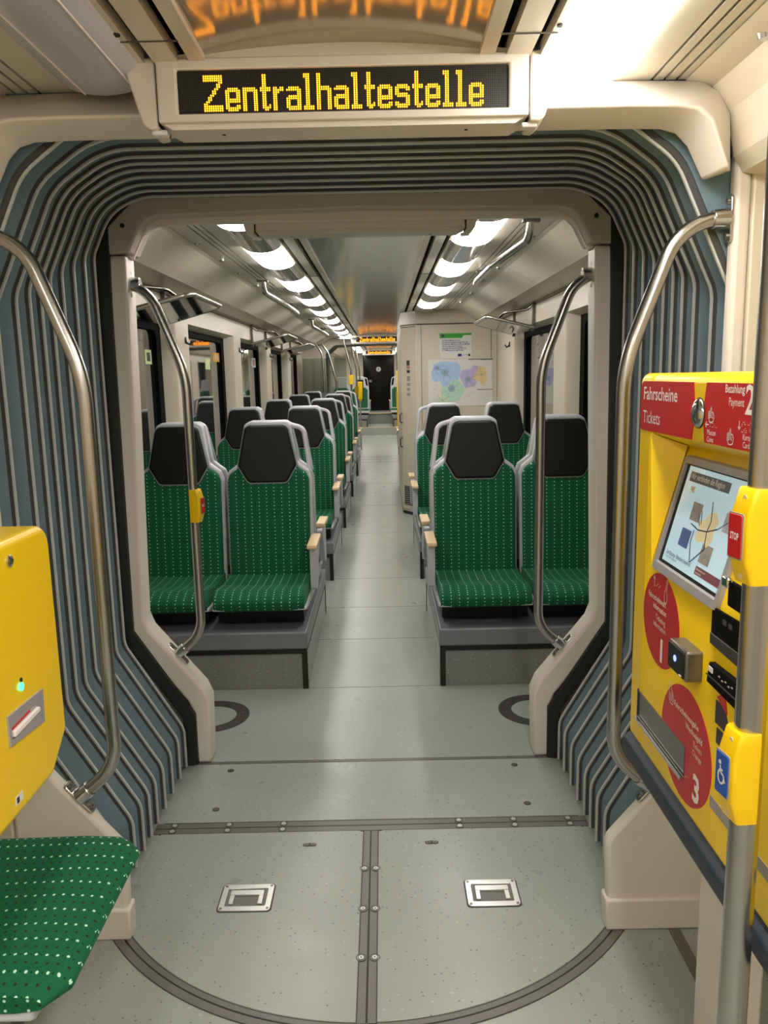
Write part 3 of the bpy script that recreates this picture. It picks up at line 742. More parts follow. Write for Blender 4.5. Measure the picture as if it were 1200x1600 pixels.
def stop_button(px, py, ndeg, z0, z1, face, label, word=None, sc=1.0):
    n = Vector((math.cos(R(ndeg)), math.sin(R(ndeg)), 0)); bt = Vector((-n.y, n.x, 0))
    if bt.y > 0: bt = -bt
    t = thing('stop_button', label, 'button', (px, py, (z0 + z1) / 2), 'yellow button boxes on the poles')
    def P(a, b_, z): return Vector((px, py, 0)) + n * a * sc + bt * b_ * sc + Vector((0, 0, z))
    H = z1 - z0; rs = []
    for f, af, bh in ((0, .0265, .0255), (.12, .031, .026), (.25, .0360, .026), (.75, .0360, .026), (.88, .031, .026), (.985, .0275, .0255), (1, .0260, .0245)):
        poly = fillet2([(-.004, -bh + .004), (af, -bh + .004), (af, bh), (-.004, bh)], [.003, .012, .006, .003], 4)
        rs.append([P(a, b_, z0 + H * f) for a, b_ in poly])
    MB().loft(rs, True, True).build('housing', 'yellow_plastic', t, angle=30)
    for f in (.08, .90): MB().tube([P(.020, .006, z0 + H * f), P(.0305, .006, z0 + H * f)], .0045 * sc, 10).build('screw_recess', 'wood', t)
    zb0, zb1 = z0 + H * .27, z0 + H * .73
    fr = fillet2([(-.0175, zb0 - .002), (.0170, zb0 - .002), (.0170, zb1 + .002), (-.0175, zb1 + .002)], .003, 2)
    MB().loft([[P(.0350, u, z) for u, z in fr], [P(.0372, u, z) for u, z in fr]], True, True).build('button_rim', 'tape', t)
    fr2 = fillet2([(-.0155, zb0), (.0150, zb0), (.0150, zb1), (-.0155, zb1)], .003, 2)
    bn = MB().loft([[P(.0360, u, z) for u, z in fr2], [P(.0386, u, z) for u, z in fr2]], True, True).build('button', face, t, bevel=.0008)
    sg = 1
    zc = (zb0 + zb1) / 2
    if word: lettering([(word, .0135 * sc, 0, -.0045, .62, 'CENTER', .0004)], lambda u, v: P(.0390, u / sc, zc + v), bn)
    else:
        b = MB(); w = .0016
        def st(p, q):
            p, q = Vector(p), Vector(q); d = (q - p).normalized(); e = Vector((-d.y, d.x)) * w
            b.add([P(.0390, c.x, zc + c.y) for c in (p - e, q - e, q + e, p + e)], [(0, 1, 2, 3)])
        st((-.003, .012), (-.001, .002)); st((-.001, .002), (.006, .000)); st((.006, .000), (.0095, -.010)); st((-.002, .007), (.004, .006))
        for k in range(14):
            a0, a1 = R(110 + k * 17), R(110 + (k + 1) * 17); st((.008 * math.cos(a0) * .9, -.004 + .010 * math.sin(a0)), (.008 * math.cos(a1) * .9, -.004 + .010 * math.sin(a1)))
        for k in range(10): st((-.004 + .0022 * math.cos(k * .63), .0165 + .0022 * math.sin(k * .63)), (-.004 + .0022 * math.cos(k * .63 + .63), .0165 + .0022 * math.sin(k * .63 + .63)))
        b.build('wheelchair_symbol', 'white_print', bn, smooth=False)
    return t
pole = thing('standing_pole', 'straight brushed steel pole standing in front of the ticket machine', 'pole', (.569, 1.04, 0))
MB().cyl((.569, 1.04, .0), (.569, 1.04, 2.058), .0205, 24).build('tube', 'steel', pole)
MB().tube([(.569, 1.04, 0), (.569, 1.04, .008), (.569, 1.04, .03)], [.045, .042, .02], 20).build('floor_flange', 'chrome', pole)
stop_button(.569, 1.04, 187, 1.155, 1.283, 'red', 'yellow stop button box with red STOP button on the standing pole', 'STOP')
stop_button(.569, 1.04, 187, .812, .944, 'blue', 'yellow button box with blue wheelchair button on the standing pole')
stop_button(-.634, 2.865, -12, .925, 1.045, 'red', 'small yellow stop button box on the left far grab pole', 'STOP', 1.0)
b = MB()
# ------------------------------------------------------------------ ticket machine (its face is the plane x = XM, towards the aisle)
XM = .62
def make_machine():
    YA, YB = 1.00, 1.722        # near and far end of the body
    t = thing('ticket_machine', 'yellow and red ticket machine with tilted screen on the right', 'ticket machine', (.75, 1.36, .0))
    XB = .86
    # body: header, splayed recess with the tilted screen plane, lower front
    prof = [(XM + .012, 1.432), (XM, 1.420), (XM, 1.312), (XM + .070, 1.285), (XM + .006, 1.042), (XM, 1.030), (XM, .618), (XB, .618), (XB, 1.432)]
    rs = [[(x, y, z) for x, z in prof] for y in (YA, 1.645)]
    MB().loft(rs, True, True).build('body', 'yellow', t, bevel=.006, bseg=3)
    # far cheek closing the recess, with a splayed inner side
    cheek = [(XM + .012, 1.432), (XM, 1.420), (XM, .618), (XB, .618), (XB, 1.432)]
    MB().loft([[(x, 1.6452, z) for x, z in cheek], [(x, YB, z) for x, z in cheek]], True, True).build('cheek', 'yellow', t, bevel=.014, bseg=4)
    MB().add  # noqa
    wedge = MB(); wedge.add([(XM, 1.6455, 1.31), (XM, 1.6455, 1.032), (XM + .066, 1.6455, 1.285), (XM + .066, 1.615, 1.285), (XM + .004, 1.625, 1.038)], [(0, 1, 4, 3), (0, 3, 2), (1, 2, 4), (2, 3, 4), (0, 2, 1)])
    wedge.build('recess_cheek', 'yellow', t, smooth=False)
    # navy bumper below and its leg
    MB().prism(fillet2([(XM + .012, .6175), (XM - .012, .600), (XM - .012, .565), (XM + .03, .535), (XB - .02, .535), (XB - .02, .6175)], [.004, .012, .012, .01, 0, 0], 3), .92, 1.735, 'y').build('bumper', 'navy', t, bevel=.006)
    MB().prism([(1.56, .536), (1.52, .40), (1.52, 0), (1.395, 0), (1.395, .36), (1.30, .536)], .715, .80, 'x').build('support_leg', 'portal_cream', t, bevel=.006)
    MB().cyl((.80, 1.30, .002), (.80, 1.30, .536), .02, 12)
    face = lambda off: (lambda u, v: (XM - off, -u, v))       # u = -y
    def decal(name, poly, m, off=.0012, par=t, z=0): 
        return MB().prism([(y, z_) for y, z_ in poly], XM - off, XM + .001, 'x').build(name, m, par, smooth=False)
    # header prints
    r1 = fillet2([(1.714, 1.314), (1.714, 1.416), (1.425, 1.416), (1.414, 1.365), (1.425, 1.314)], [.012, .020, 0, 0, 0], 4)
    h1 = decal('red_panel', r1, 'red')
    r2 = [(1.368, 1.416), (1.380, 1.365), (1.368, 1.314), (1.03, 1.314), (1.03, 1.416)]
    h2 = decal('red_panel', r2, 'red')
    F_ = face(.0016)
    lettering([('Fahrscheine', .0375, -1.696, 1.3785, 1.09, 'LEFT', .0004), ('Tickets', .0375, -1.694, 1.330, .95, 'LEFT')], F_, h1)
    lettering([('Bezahlung', .0190, -1.222, 1.401, .92, 'RIGHT', .0002), ('Payment', .0190, -1.222, 1.3805, .84, 'RIGHT'), ('2', .064, -1.219, 1.370, .95, 'LEFT', .0010), ('Münzen', .0135, -1.357, 1.3285, .85, 'LEFT'), ('Coins', .0135, -1.356, 1.3165, .85, 'LEFT'), ('Karten', .0135, -1.221, 1.330, .85, 'LEFT'), ('Cards', .0135, -1.220, 1.318, .85, 'LEFT')], F_, h2)
    def strokes(par, lines, w, name, m='white_print', off=.0018):
        b = MB()
        for ln in lines:
            for p, q in zip(ln[:-1], ln[1:]):
                p, q = Vector(p), Vector(q)
                if (q - p).length < 1e-6: continue
                d = (q - p).normalized(); e = Vector((-d.y, d.x)) * w; p = p - d * w * .5; q = q + d * w * .5
                b.add([(XM - off, -c.x, c.y) for c in (p - e, q - e, q + e, p + e)], [(0, 1, 2, 3)])
        return b.build(name, m, par, smooth=False)
    def hand(u, v, s):
        pts = [[(-.3, -.2), (-.15, .6), (0, .95), (.15, .55), (.1, .35), (.55, .35), (.75, 0), (.65, -.55), (.2, -.7), (-.35, -.65), (-.5, -.4), (-.3, -.2)], [(.15, .2), (.3, .1), (.15, -.05), (.4, -.25)]]
        for k in range(4): pts.append([(-.5, -.35 + k * .2), (-.7, -.25 + k * .2), (-.45, -.15 + k * .2), (-.05, -.2 + k * .2)])
        return [[(u + a * s, v + c * s) for a, c in ln] for ln in pts]
    strokes(h2, hand(-1.343, 1.361, .016), .0010, 'hand_symbol'); strokes(h2, hand(-1.265, 1.330, .016), .0010, 'hand_symbol')
    strokes(h2, [[(-1.352, 1.3455), (-1.365, 1.3455)], [(-1.360, 1.350), (-1.365, 1.3455), (-1.360, 1.341)], [(-1.2345, 1.358), (-1.2345, 1.345)], [(-1.238, 1.349), (-1.2345, 1.345), (-1.231, 1.349)]], .0011, 'arrow_symbol')
    br = []
    rnd = random.Random(3)
    for k in range(7):
        for j in range(3):
            if rnd.random() < .6: br.append([(-1.346 + k * .0045, 1.3425 + j * .003), (-1.3445 + k * .0045, 1.3425 + j * .003)])
    for k in range(8):
        for j in range(6):
            if rnd.random() < .5: br.append([(-1.226 + k * .004, 1.342 + j * .003), (-1.2245 + k * .004, 1.342 + j * .003)])
    strokes(h2, br, .0006, 'braille')
    # chrome dome
    rs = []
    for k in range(7):
        a = k / 6 * PI / 2; rs.append([(XM - .012 * math.sin(a), 1.397 + .0245 * math.cos(a) * math.cos(q * PI / 12), 1.363 + .0265 * math.cos(a) * math.sin(q * PI / 12)) for q in range(24)])
    MB().loft(rs, True, False).build('chrome_dome', 'chrome', t)
    MB().disc((XM, 1.397, 1.363), (-1, 0, 0), .0235, .027, 24, .002).build('dome_ring', 'black', t)
    # screen on the tilted plane
    nx, nz = 1 / math.hypot(1, .064 / .243), -(.064 / .243) / math.hypot(1, .064 / .243)
    def SP(y, v, off=0.):       # v 0..1 from the lower to the upper edge of the slope
        z = 1.042 + .243 * v; x = XM + .006 + .064 * v
        return (x - nx * off, y, z - nz * off * -1 if False else z + (-nz) * off * -1)
    ya, yb = 1.285, 1.600
    def quad(y0, y1, v0, v1, off, name, m, par, th=.0008):
        a = [SP(y0, v0, off), SP(y1, v0, off), SP(y1, v1, off), SP(y0, v1, off)]; c = [SP(y0, v0, off - th), SP(y1, v0, off - th), SP(y1, v1, off - th), SP(y0, v1, off - th)]
        return MB().loft([a, c], True, True).build(name, m, par, smooth=False)
    o_ = fillet2([(ya, -.01), (yb, -.01), (yb, .935), (ya, .935)], .012, 3); i_ = fillet2([(ya + .013, .055), (yb - .013, .055), (yb - .013, .88), (ya + .013, .88)], .003, 3)
    scr = thing('x'); bpy.data.objects.remove(scr)
    fr = MB().loft([[SP(p[0], p[1], 0), SP(p[0], p[1], .010), SP(q[0], q[1], .010), SP(q[0], q[1], 0)] for p, q in zip(o_ + o_[:1], i_ + i_[:1])], True).build('screen_bezel', 'screen_frame', t, bevel=.0015)
    quad(ya + .012, yb - .012, .05, .885, .004, 'screen_surround', 'black', fr)
    y0, y1 = ya + .018, yb - .030
    sc = quad(y0, y1, .085, .86, .0052, 'screen', 'screen', t, .001)
    W_, H_ = y1 - y0, .775
    def SU(u, v, off=.0062): return SP(y1 - u * W_, .085 + v * H_, off)      # u 0 left .. 1 right, v 0 bottom .. 1 top
    def rect(u0, u1, v0, v1, m, name, off=.0060):
        a = [SU(u0, v0, off), SU(u1, v0, off), SU(u1, v1, off), SU(u0, v1, off)]
        return MB().add(a, [(0, 1, 2, 3)]) if False else _q(a, m, name)
    def _q(a, m, name):
        b = MB(); b.add(a, [(0, 1, 2, 3)]); return b.build(name, m, sc, smooth=False)
    rect(.06, .74, .855, .955, 'scr_title', 'title_bar'); rect(.60, 1.0, .05, .13, 'scr_maroon', 'footer_box')
    for u, v, m in ((.26, .50, 'scr_photo1'), (.80, .52, 'scr_photo2'), (.20, .22, 'scr_photo3'), (.60, .17, 'scr_photo1')): rect(u, u + .17, v, v + .18, m, 'picture')
    poly = [(.44, .36), (.50, .33), (.58, .36), (.66, .32), (.72, .40), (.70, .50), (.74, .58), (.66, .66), (.58, .64), (.52, .56), (.44, .52), (.46, .44)]
    b = MB(); b.add([SU(u, v, .0061) for u, v in poly], [tuple(range(len(poly)))]); b.build('region_map', 'scr_sand', sc, smooth=False)
    b = MB()
    for ln, w in (([(.32, .47), (.46, .44), (.60, .46), (.74, .52)], .006), ([(.56, .74), (.62, .56), (.60, .46), (.64, .30), (.48, .12), (.40, .30), (.40, .42)], .006), ([(.40, .58), (.46, .48)], .005), ([(.74, .52), (.92, .66)], .004), ([(.44, .62), (.48, .50)], .005)):
        for p, q in zip(ln[:-1], ln[1:]):
            p, q = Vector(p), Vector(q); d = (q - p).normalized(); e = Vector((-d.y, d.x)) * w; b.add([SU(c.x, c.y, .0064) for c in (p - e, q - e, q + e, p + e)], [(0, 1, 2, 3)])
    b.build('line_diagram', 'scr_dark', sc, smooth=False)
    def TU(u, v): return SU(u / W_, v / (H_ * .243 * 1.034), .0066)
    k = H_ * .243 * 1.034
    lettering([('Wir verbinden die Region', .0168, .08 * W_, .885 * k, .88, 'LEFT', .0002)], TU, sc)
    lettering([('VMS', .018, .13 * W_, .755 * k, .7, 'LEFT', .0003)], TU, sc, 'scr_gold')
    lettering([('Zur Nutzung - Bildschirm berühren!', .0115, .05 * W_, .085 * k, .74, 'LEFT', .0001), ('To use - Touch the screen!', .0078, .05 * W_, .050 * k, .68, 'LEFT')], TU, sc, 'scr_dark')
    lettering([('Informationen unter', .0062, .62 * W_, .096 * k, .8, 'LEFT'), ('www.vms.de', .0062, .62 * W_, .062 * k, .8, 'LEFT')], TU, sc)
    # oval number fields
    def oval(cy, cz, ry, rz, n=40, tilt=0.): return [(cy + ry * math.cos(2 * PI * q / n) + tilt * rz * math.sin(2 * PI * q / n), cz + rz * math.sin(2 * PI * q / n)) for q in range(n)]
    o1 = decal('red_oval', [p for p in oval(1.545, .938, .103, .096)], 'red')
    lettering([('1', .066, -1.532, .856, 1.1, 'CENTER', .0020), ('Fahrscheinwahl', .0175, -1.516, .972, .95, 'RIGHT', .0002), ('Information', .0175, -1.512, .9545, .92, 'RIGHT', .0002), ('Ticketing', .0165, -1.516, .9345, .9, 'RIGHT'), ('Information', .0165, -1.512, .918, .9, 'RIGHT')], F_, o1)
    strokes(o1, [[(-1.585, 1.000), (-1.585, 1.022)], [(-1.590, 1.015), (-1.585, 1.022), (-1.580, 1.015)]] + [[(-1.575 + q * .005, 1.003 + (q % 3) * .003), (-1.5735 + q * .005, 1.003 + (q % 3) * .003)] for q in range(6)], .0011, 'arrow_symbol')
    strokes(o1, [[(-1.519 + .009 * math.cos(a), .995 + .014 * math.sin(a)) for a in [q * PI / 6 for q in range(-4, 3)]] + [(-1.510, 1.028), (-1.514, 1.030), (-1.520, 1.009), (-1.526, 1.004), (-1.526, .988), (-1.5235, .983)]], .0009, 'hand_symbol')
    o3 = decal('red_oval', oval(1.392, .745, .122, .110, tilt=0), 'red')
    lettering([('3', .072, -1.330, .663, 1.0, 'CENTER', .0020), ('Fahrscheinausgabe', .0165, -1.451, .799, .98, 'LEFT', .0002), ('Wechselgeld', .0165, -1.312, .7805, .92, 'RIGHT', .0002), ('Tickets', .0155, -1.312, .762, .9, 'RIGHT'), ('Change', .0155, -1.312, .745, .9, 'RIGHT')], F_, o3)
    strokes(o3, [[(-1.478, .835), (-1.478, .805), (-1.472, .795), (-1.458, .795), (-1.454, .808), (-1.459, .820), (-1.468, .824)], [(-1.478, .835), (-1.466, .835), (-1.466, .822)], [(-1.472, .816), (-1.472, .800)], [(-1.466, .818), (-1.466, .800)], [(-1.461, .816), (-1.461, .801)]], .0009, 'hand_symbol')
    # output tray: framed opening
    tr = MB().prism([(1.662, .742), (1.662, .682), (1.388, .682), (1.388, .742)], XM - .0024, XM - .0004, 'x').build('tray_opening', 'tray', t, smooth=False)
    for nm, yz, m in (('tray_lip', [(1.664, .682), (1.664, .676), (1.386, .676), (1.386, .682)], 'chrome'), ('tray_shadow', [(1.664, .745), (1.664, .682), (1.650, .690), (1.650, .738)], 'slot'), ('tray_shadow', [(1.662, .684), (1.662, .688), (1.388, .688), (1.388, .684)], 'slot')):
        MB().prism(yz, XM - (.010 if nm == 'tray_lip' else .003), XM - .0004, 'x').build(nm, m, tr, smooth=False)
    # card validator with chrome sides
    v = MB().box(XM - .030, XM + .002, 1.330, 1.415, .892, .948).build('card_reader', 'tray', t, bevel=.004)
    MB().box(XM - .0325, XM - .029, 1.336, 1.412, .896, .944).build('reader_face', 'black', v, bevel=.003)
    MB().disc((XM - .0325, 1.375, .922), (-1, 0, 0), 0, .006, 14, .001).build('reader_light', 'blue_led', v)
    MB().box(XM - .034, XM - .0325, 1.342, 1.352, .8985, .9005).build('reader_mark', 'white_print', v)
    # banknote mouth and card keypad in black
    nb = MB().prism([(1.296, 1.042), (1.10, 1.050), (1.10, .972), (1.296, .978)], XM - .003, XM + .001, 'x').build('note_slot', 'gasket', t, smooth=False)
    MB().prism([(1.294, .998), (1.12, .998), (1.12, .974), (1.294, .979)], XM - .006, XM - .003, 'x').build('note_lip', 'sticker_dark', nb, bevel=.002)
    for q in range(2): MB().box(XM - .0045, XM - .003, 1.238 - q * .022, 1.250 - q * .022, 1.026, 1.034).build('slot_light', 'tray', nb)
    kp = MB().prism([(1.282, .950), (1.14, .955), (1.14, .908), (1.290, .912)], XM - .010, XM + .001, 'x').build('card_slot', 'gasket', t, bevel=.002)
    MB().box(XM - .0115, XM - .010, 1.264, 1.280, .935, .944).build('card_mark', 'white_print', kp)
    MB().box(XM - .012, XM - .010, 1.15, 1.288, .926, .9275).build('card_lip', 'sticker_dark', kp)
    for q in range(5): MB().box(XM - .0115, XM - .010, 1.235 - q * .012, 1.240 - q * .012, .939 - .003 * (q % 2), .941 - .003 * (q % 2)).build('card_mark', 'tape', kp)
    MB().prism([(1.262, .895), (1.235, .912), (1.222, .880)], XM - .002, XM + .001, 'x').build('warning_triangle', 'red', t, smooth=False)
    d = decal('notice', [(1.266, .888), (1.266, .848), (1.216, .848), (1.216, .862), (1.232, .888)], 'sticker_dark', .0016)
    decal('notice', [(1.258, .842), (1.258, .815), (1.20, .815), (1.20, .842)], 'sticker_dark', .0016)
    MB().box(XM - .006, XM + .001, 1.170, 1.235, 1.062, 1.105).build('coin_unit', 'gasket', t, bevel=.003)
    MB().box(XM - .016, XM - .006, 1.215, 1.238, 1.095, 1.112).build('coin_lever', 'chrome', t, bevel=.003)
    decal('grey_strip', [(1.272, .712), (1.272, .690), (1.02, .690), (1.02, .712)], 'tape', .0008)
    return t
mat('scr_title', '#4a4a50', .3, emit='#4c4c52', estr=.2); mat('scr_maroon', '#6d4048', .3, emit='#6d4048', estr=.2); mat('scr_sand', '#bdb08c', .3, emit='#bdb08c', estr=.3)
mat('scr_dark', '#26303a', .3, emit='#26303a', estr=.15); mat('scr_gold', '#9a7d2a', .3, emit='#9a7d2a', estr=.25)
for i_, (c0, c1) in enumerate((('#8b857c', '#5d564e'), ('#a8a7b0', '#9a8c86'), ('#4a5c8e', '#6f7068'))):
    m = mat('scr_photo%d' % (i_ + 1), c0, .3, noise=.45, nscale=60, emit=c0, estr=.12)
machine = make_machine()

# ------------------------------------------------------------------ validator box and side seat on the left
def make_validator():
    XV = -.60
    t = thing('ticket_validator', 'yellow validator box with green light on the left', 'validator', (-.66, 1.25, .68))
    prof = fillet2([(1.545, 1.168), (1.545, .735), (1.465, .672), (.98, .672), (.98, 1.168)], [.045, .03, .03, .02, .02], 5)
    MB().prism(prof, XV - .16, XV, 'x').build('housing', 'yellow', t, bevel=.014, bseg=4)
    MB().tube([(XV - .002, 1.368, 1.130), (XV + .003, 1.368, 1.130), (XV + .006, 1.368, 1.130)], [.011, .011, .006], 16).build('screw', 'chrome', t)
    MB().disc((XV, 1.363, .898), (1, 0, 0), 0, .0075, 14, .003).build('status_light', 'green_led', t)
    MB().disc((XV, 1.366, .910), (1, 0, 0), 0, .004, 10, .002).build('status_hole', 'slot', t)
    o_ = [(1.300, .812), (1.438, .798), (1.442, .862), (1.300, .868)]; i_ = [(1.308, .822), (1.430, .808), (1.434, .852), (1.308, .858)]
    sl = MB().loft([[(XV - .001, p[0], p[1]), (XV + .004, p[0], p[1]), (XV + .004, q[0], q[1]), (XV - .001, q[0], q[1])] for p, q in zip(o_ + o_[:1], i_ + i_[:1])], True).build('slot_frame', 'screen_frame', t)
    MB().prism(i_, XV - .001, XV + .0015, 'x').build('slot_recess', 'screen_frame', sl, smooth=False)
    MB().prism([(1.312, .838), (1.385, .8405), (1.385, .844), (1.312, .8415)], XV, XV + .003, 'x').build('slot_mouth', 'red', sl, smooth=False)
    MB().prism([(1.312, .825), (1.415, .829), (1.415, .8375), (1.312, .8355)], XV, XV + .008, 'x').build('slot_lip', 'white_print', sl, bevel=.001)
    MB().prism([(1.302, .698), (1.330, .698), (1.330, .714), (1.302, .714)], XV, XV + .0008, 'x').build('type_label', 'paper', t, smooth=False)
    MB().prism([(1.306, .7005), (1.315, .7005), (1.315, .7115), (1.306, .7115)], XV, XV + .0012, 'x').build('type_label_mark', 'sticker_dark', t, smooth=False)
    # back plate to the wall
    MB().box(-1.214, XV - .155, 1.10, 1.42, .75, 1.10).build('wall_arm', 'portal_cream', t, bevel=.01)
    return t
make_validator()
def make_side_seat():
    t = thing('side_seat', 'green dotted flip-down seat cushion in the left foreground', 'seat', (-.80, 1.37, .40))
    x1 = -.478; x0 = -1.05
    prof = fillet2([(x0, .408), (x1 - .05, .408), (x1 - .008, .416), (x1, .435), (x1 - .025, .456), (x1 - .10, .462), (x0 + .1, .452), (x0, .455)], [.01, .03, .012, .012, .02, .05, .1, .01], 6)
    cum = []; s_ = 0; pv = None
    for p in prof:
        if pv: s_ += math.hypot(p[0] - pv[0], p[1] - pv[1])
        cum.append((p[0] + .80, p[1] - .40, s_)); pv = p
    def uvc(c, n):
        if abs(n.y) > .7: return (c.x, c.z)
        if n.z > .35: return (c.y * .93, -c.x)
        return (c.y * .93, -(x1 + .80) + (c.z - .045))
    rings = []
    n = 11
    for i in range(n):
        u = -1 + 2 * i / (n - 1); y = 1.385 + .232 * u; e = 1 - .16 * max(0, abs(u) - .8) / .2
        rings.append([(x if x < x1 - .15 else x - (.035 * max(0, abs(u) - .8) / .2), y, .418 + (z - .418) * (e if abs(u) < 1 else .62) - (.008 * (1 - u * u) if z > .44 else 0)) for x, z in prof])
    MB().loft(rings, True, True).build('cushion', 'fabric', t, bevel=.012, bseg=3, uv=uvc, angle=60)
    MB().prism(fillet2([(1.158, .412), (1.155, .395), (1.17, .385), (1.60, .385), (1.61, .395), (1.61, .412)], .008, 3), -1.06, -.535, 'x').build('seat_pan', 'seat_shell', t, bevel=.008)
    MB().box(-1.214, -1.04, 1.20, 1.57, .33, .46).build('hinge_box', 'portal_cream', t, bevel=.01)
    return t
make_side_seat()

# ------------------------------------------------------------------ luggage racks, ceiling rails, coat hooks
def make_rack(s, y0, y1, label):
    t = thing('luggage_rack', label, 'rack', (s * 1.05, (y0 + y1) / 2, 1.78), 'overhead luggage racks')
    zw, zt, xt = 1.765, 1.855, .86
    MB().tube([(s * 1.205, y0, zw), (s * xt, y0 + .05, zt), (s * xt, y1 - .04, zt), (s * 1.205, y1, zw)], .0125, 12, .07, 6).build('rail', 'steel', t)
    g = MB(); poly = [(1.20, y0 + .01, zw - .004), (xt + .012, y0 + .07, zt - .006), (xt + .012, y1 - .06, zt - .006), (1.20, y1 - .01, zw - .004)]
    g.loft([[(s * p[0], p[1], p[2]) for p in poly], [(s * p[0], p[1], p[2] - .006) for p in poly]], True, True).build('glass_shelf', 'rack_glass', t, smooth=False)
    MB().tube([(s * 1.20, y0 + .02, 1.93), (s * 1.16, y0 + .05, 1.90), (s * 1.00, y0 + .10, 1.885), (s * .96, y0 + .22, 1.845)], .009, 10, .05, 5).build('guard_loop', 'steel', t)
    for y in (y0 + .02, y1 - .02): MB().box(s * 1.19, s * 1.214, y - .012, y + .012, 1.74, 1.95).build('wall_bracket', 'tray', t, bevel=.003)
    return t
mat('rack_glass', '#1a1e20', .05, spec=.7, coat=.4)
make_rack(-1, 3.98, 4.80, 'nearest luggage rack above the left seats')
make_rack(-1, 7.95, 8.95, 'second luggage rack above the left seats')
make_rack(-1, 10.3, 11.3, 'farthest luggage rack above the left seats')
make_rack(1, 6.05, 6.98, 'luggage rack on the right beside the map poster')
def make_rail(s, y0, y1, label):
    t = thing('ceiling_handrail', label, 'handrail', (s * .69, (y0 + y1) / 2, 2.05), 'ceiling handrails')
    MB().tube([(s * .69, y0, 2.056), (s * .69, y0 + .02, 1.985), (s * .615, y0 + .34, 1.945), (s * .60, y0 + .5, 1.94), (s * .60, y1 - .5, 1.94), (s * .615, y1 - .34, 1.945), (s * .69, y1 - .02, 1.985), (s * .69, y1, 2.056)], .0165, 12, [0, .06, .15, .2, .2, .15, .06, 0], 5).build('tube', 'steel', t)
    for y in (y0, y1): MB().box(s * .655, s * .728, y - .016, y + .016, 2.046, 2.0595).build('bracket', 'tray', t, bevel=.003)
make_rail(1, 3.42, 5.05, 'bent steel handrail under the ceiling on the right')
make_rail(-1, 5.30, 7.0, 'bent steel handrail under the ceiling on the left')
make_rail(-1, 8.9, 10.6, 'farther bent steel handrail under the ceiling on the left')
def hook(s, y, label, z=1.69):
    t = thing('coat_hook', label, 'hook', (s * (HW - .001), y, z - .03), 'black coat hooks')
    x = HW - .001
    MB().tube([(s * x, y, z + .02), (s * (x - .004), y, z - .015), (s * (x - .03), y, z - .028), (s * (x - .042), y, z - .004)], [.006, .009, .008, .005], 8).build('hook_arm', 'black', t)
    MB().disc((s * x, y, z), (-s, 0, 0), 0, .012, 12, .004).build('hook_plate', 'black', t)
for k in range(4): hook(-1, 5.30 + 1.98 * k, 'black coat hook on the %s window pillar on the left' % ORD[k])
hook(1, 7.25, 'black coat hook on the right pillar beside the map poster')
# stickers on the left windows
def sticker(x, y, z, w, h, m, label, m2=None):
    t = thing('window_sticker', label, 'sticker', (x, y, z - h / 2), 'stickers on the left windows')
    MB().box(x - .0008, x + .0008, y - w / 2, y + w / 2, z - h / 2, z + h / 2).build('sheet', m, t)
    if m2: MB().box(x + .0008, x + .0012, y - w * .25, y + w * .28, z - h * .3, z + h * .3).build('picture', m2, t)
mat('sticker_green', '#cfe6a0', .5); mat('sticker_orange', '#e0a020', .5); mat('sticker_white', '#dcdcdc', .5); mat('sticker_pink', '#b07f78', .5)
XG = -1.3188
sticker(XG, 4.80, 1.575, .13, .085, 'sticker_green', 'small pale yellow sticker on the nearest left window', 'sticker_dark')
sticker(XG, 6.42, 1.555, .17, .085, 'sticker_green', 'pale green square sticker on the second left window')
sticker(XG, 6.78, 1.615, .30, .075, 'sticker_orange', 'wide orange sticker on the second left window', 'wood')
sticker(XG, 8.72, 1.60, .26, .10, 'sticker_white', 'white portrait sticker on the third left window', 'sticker_pink')

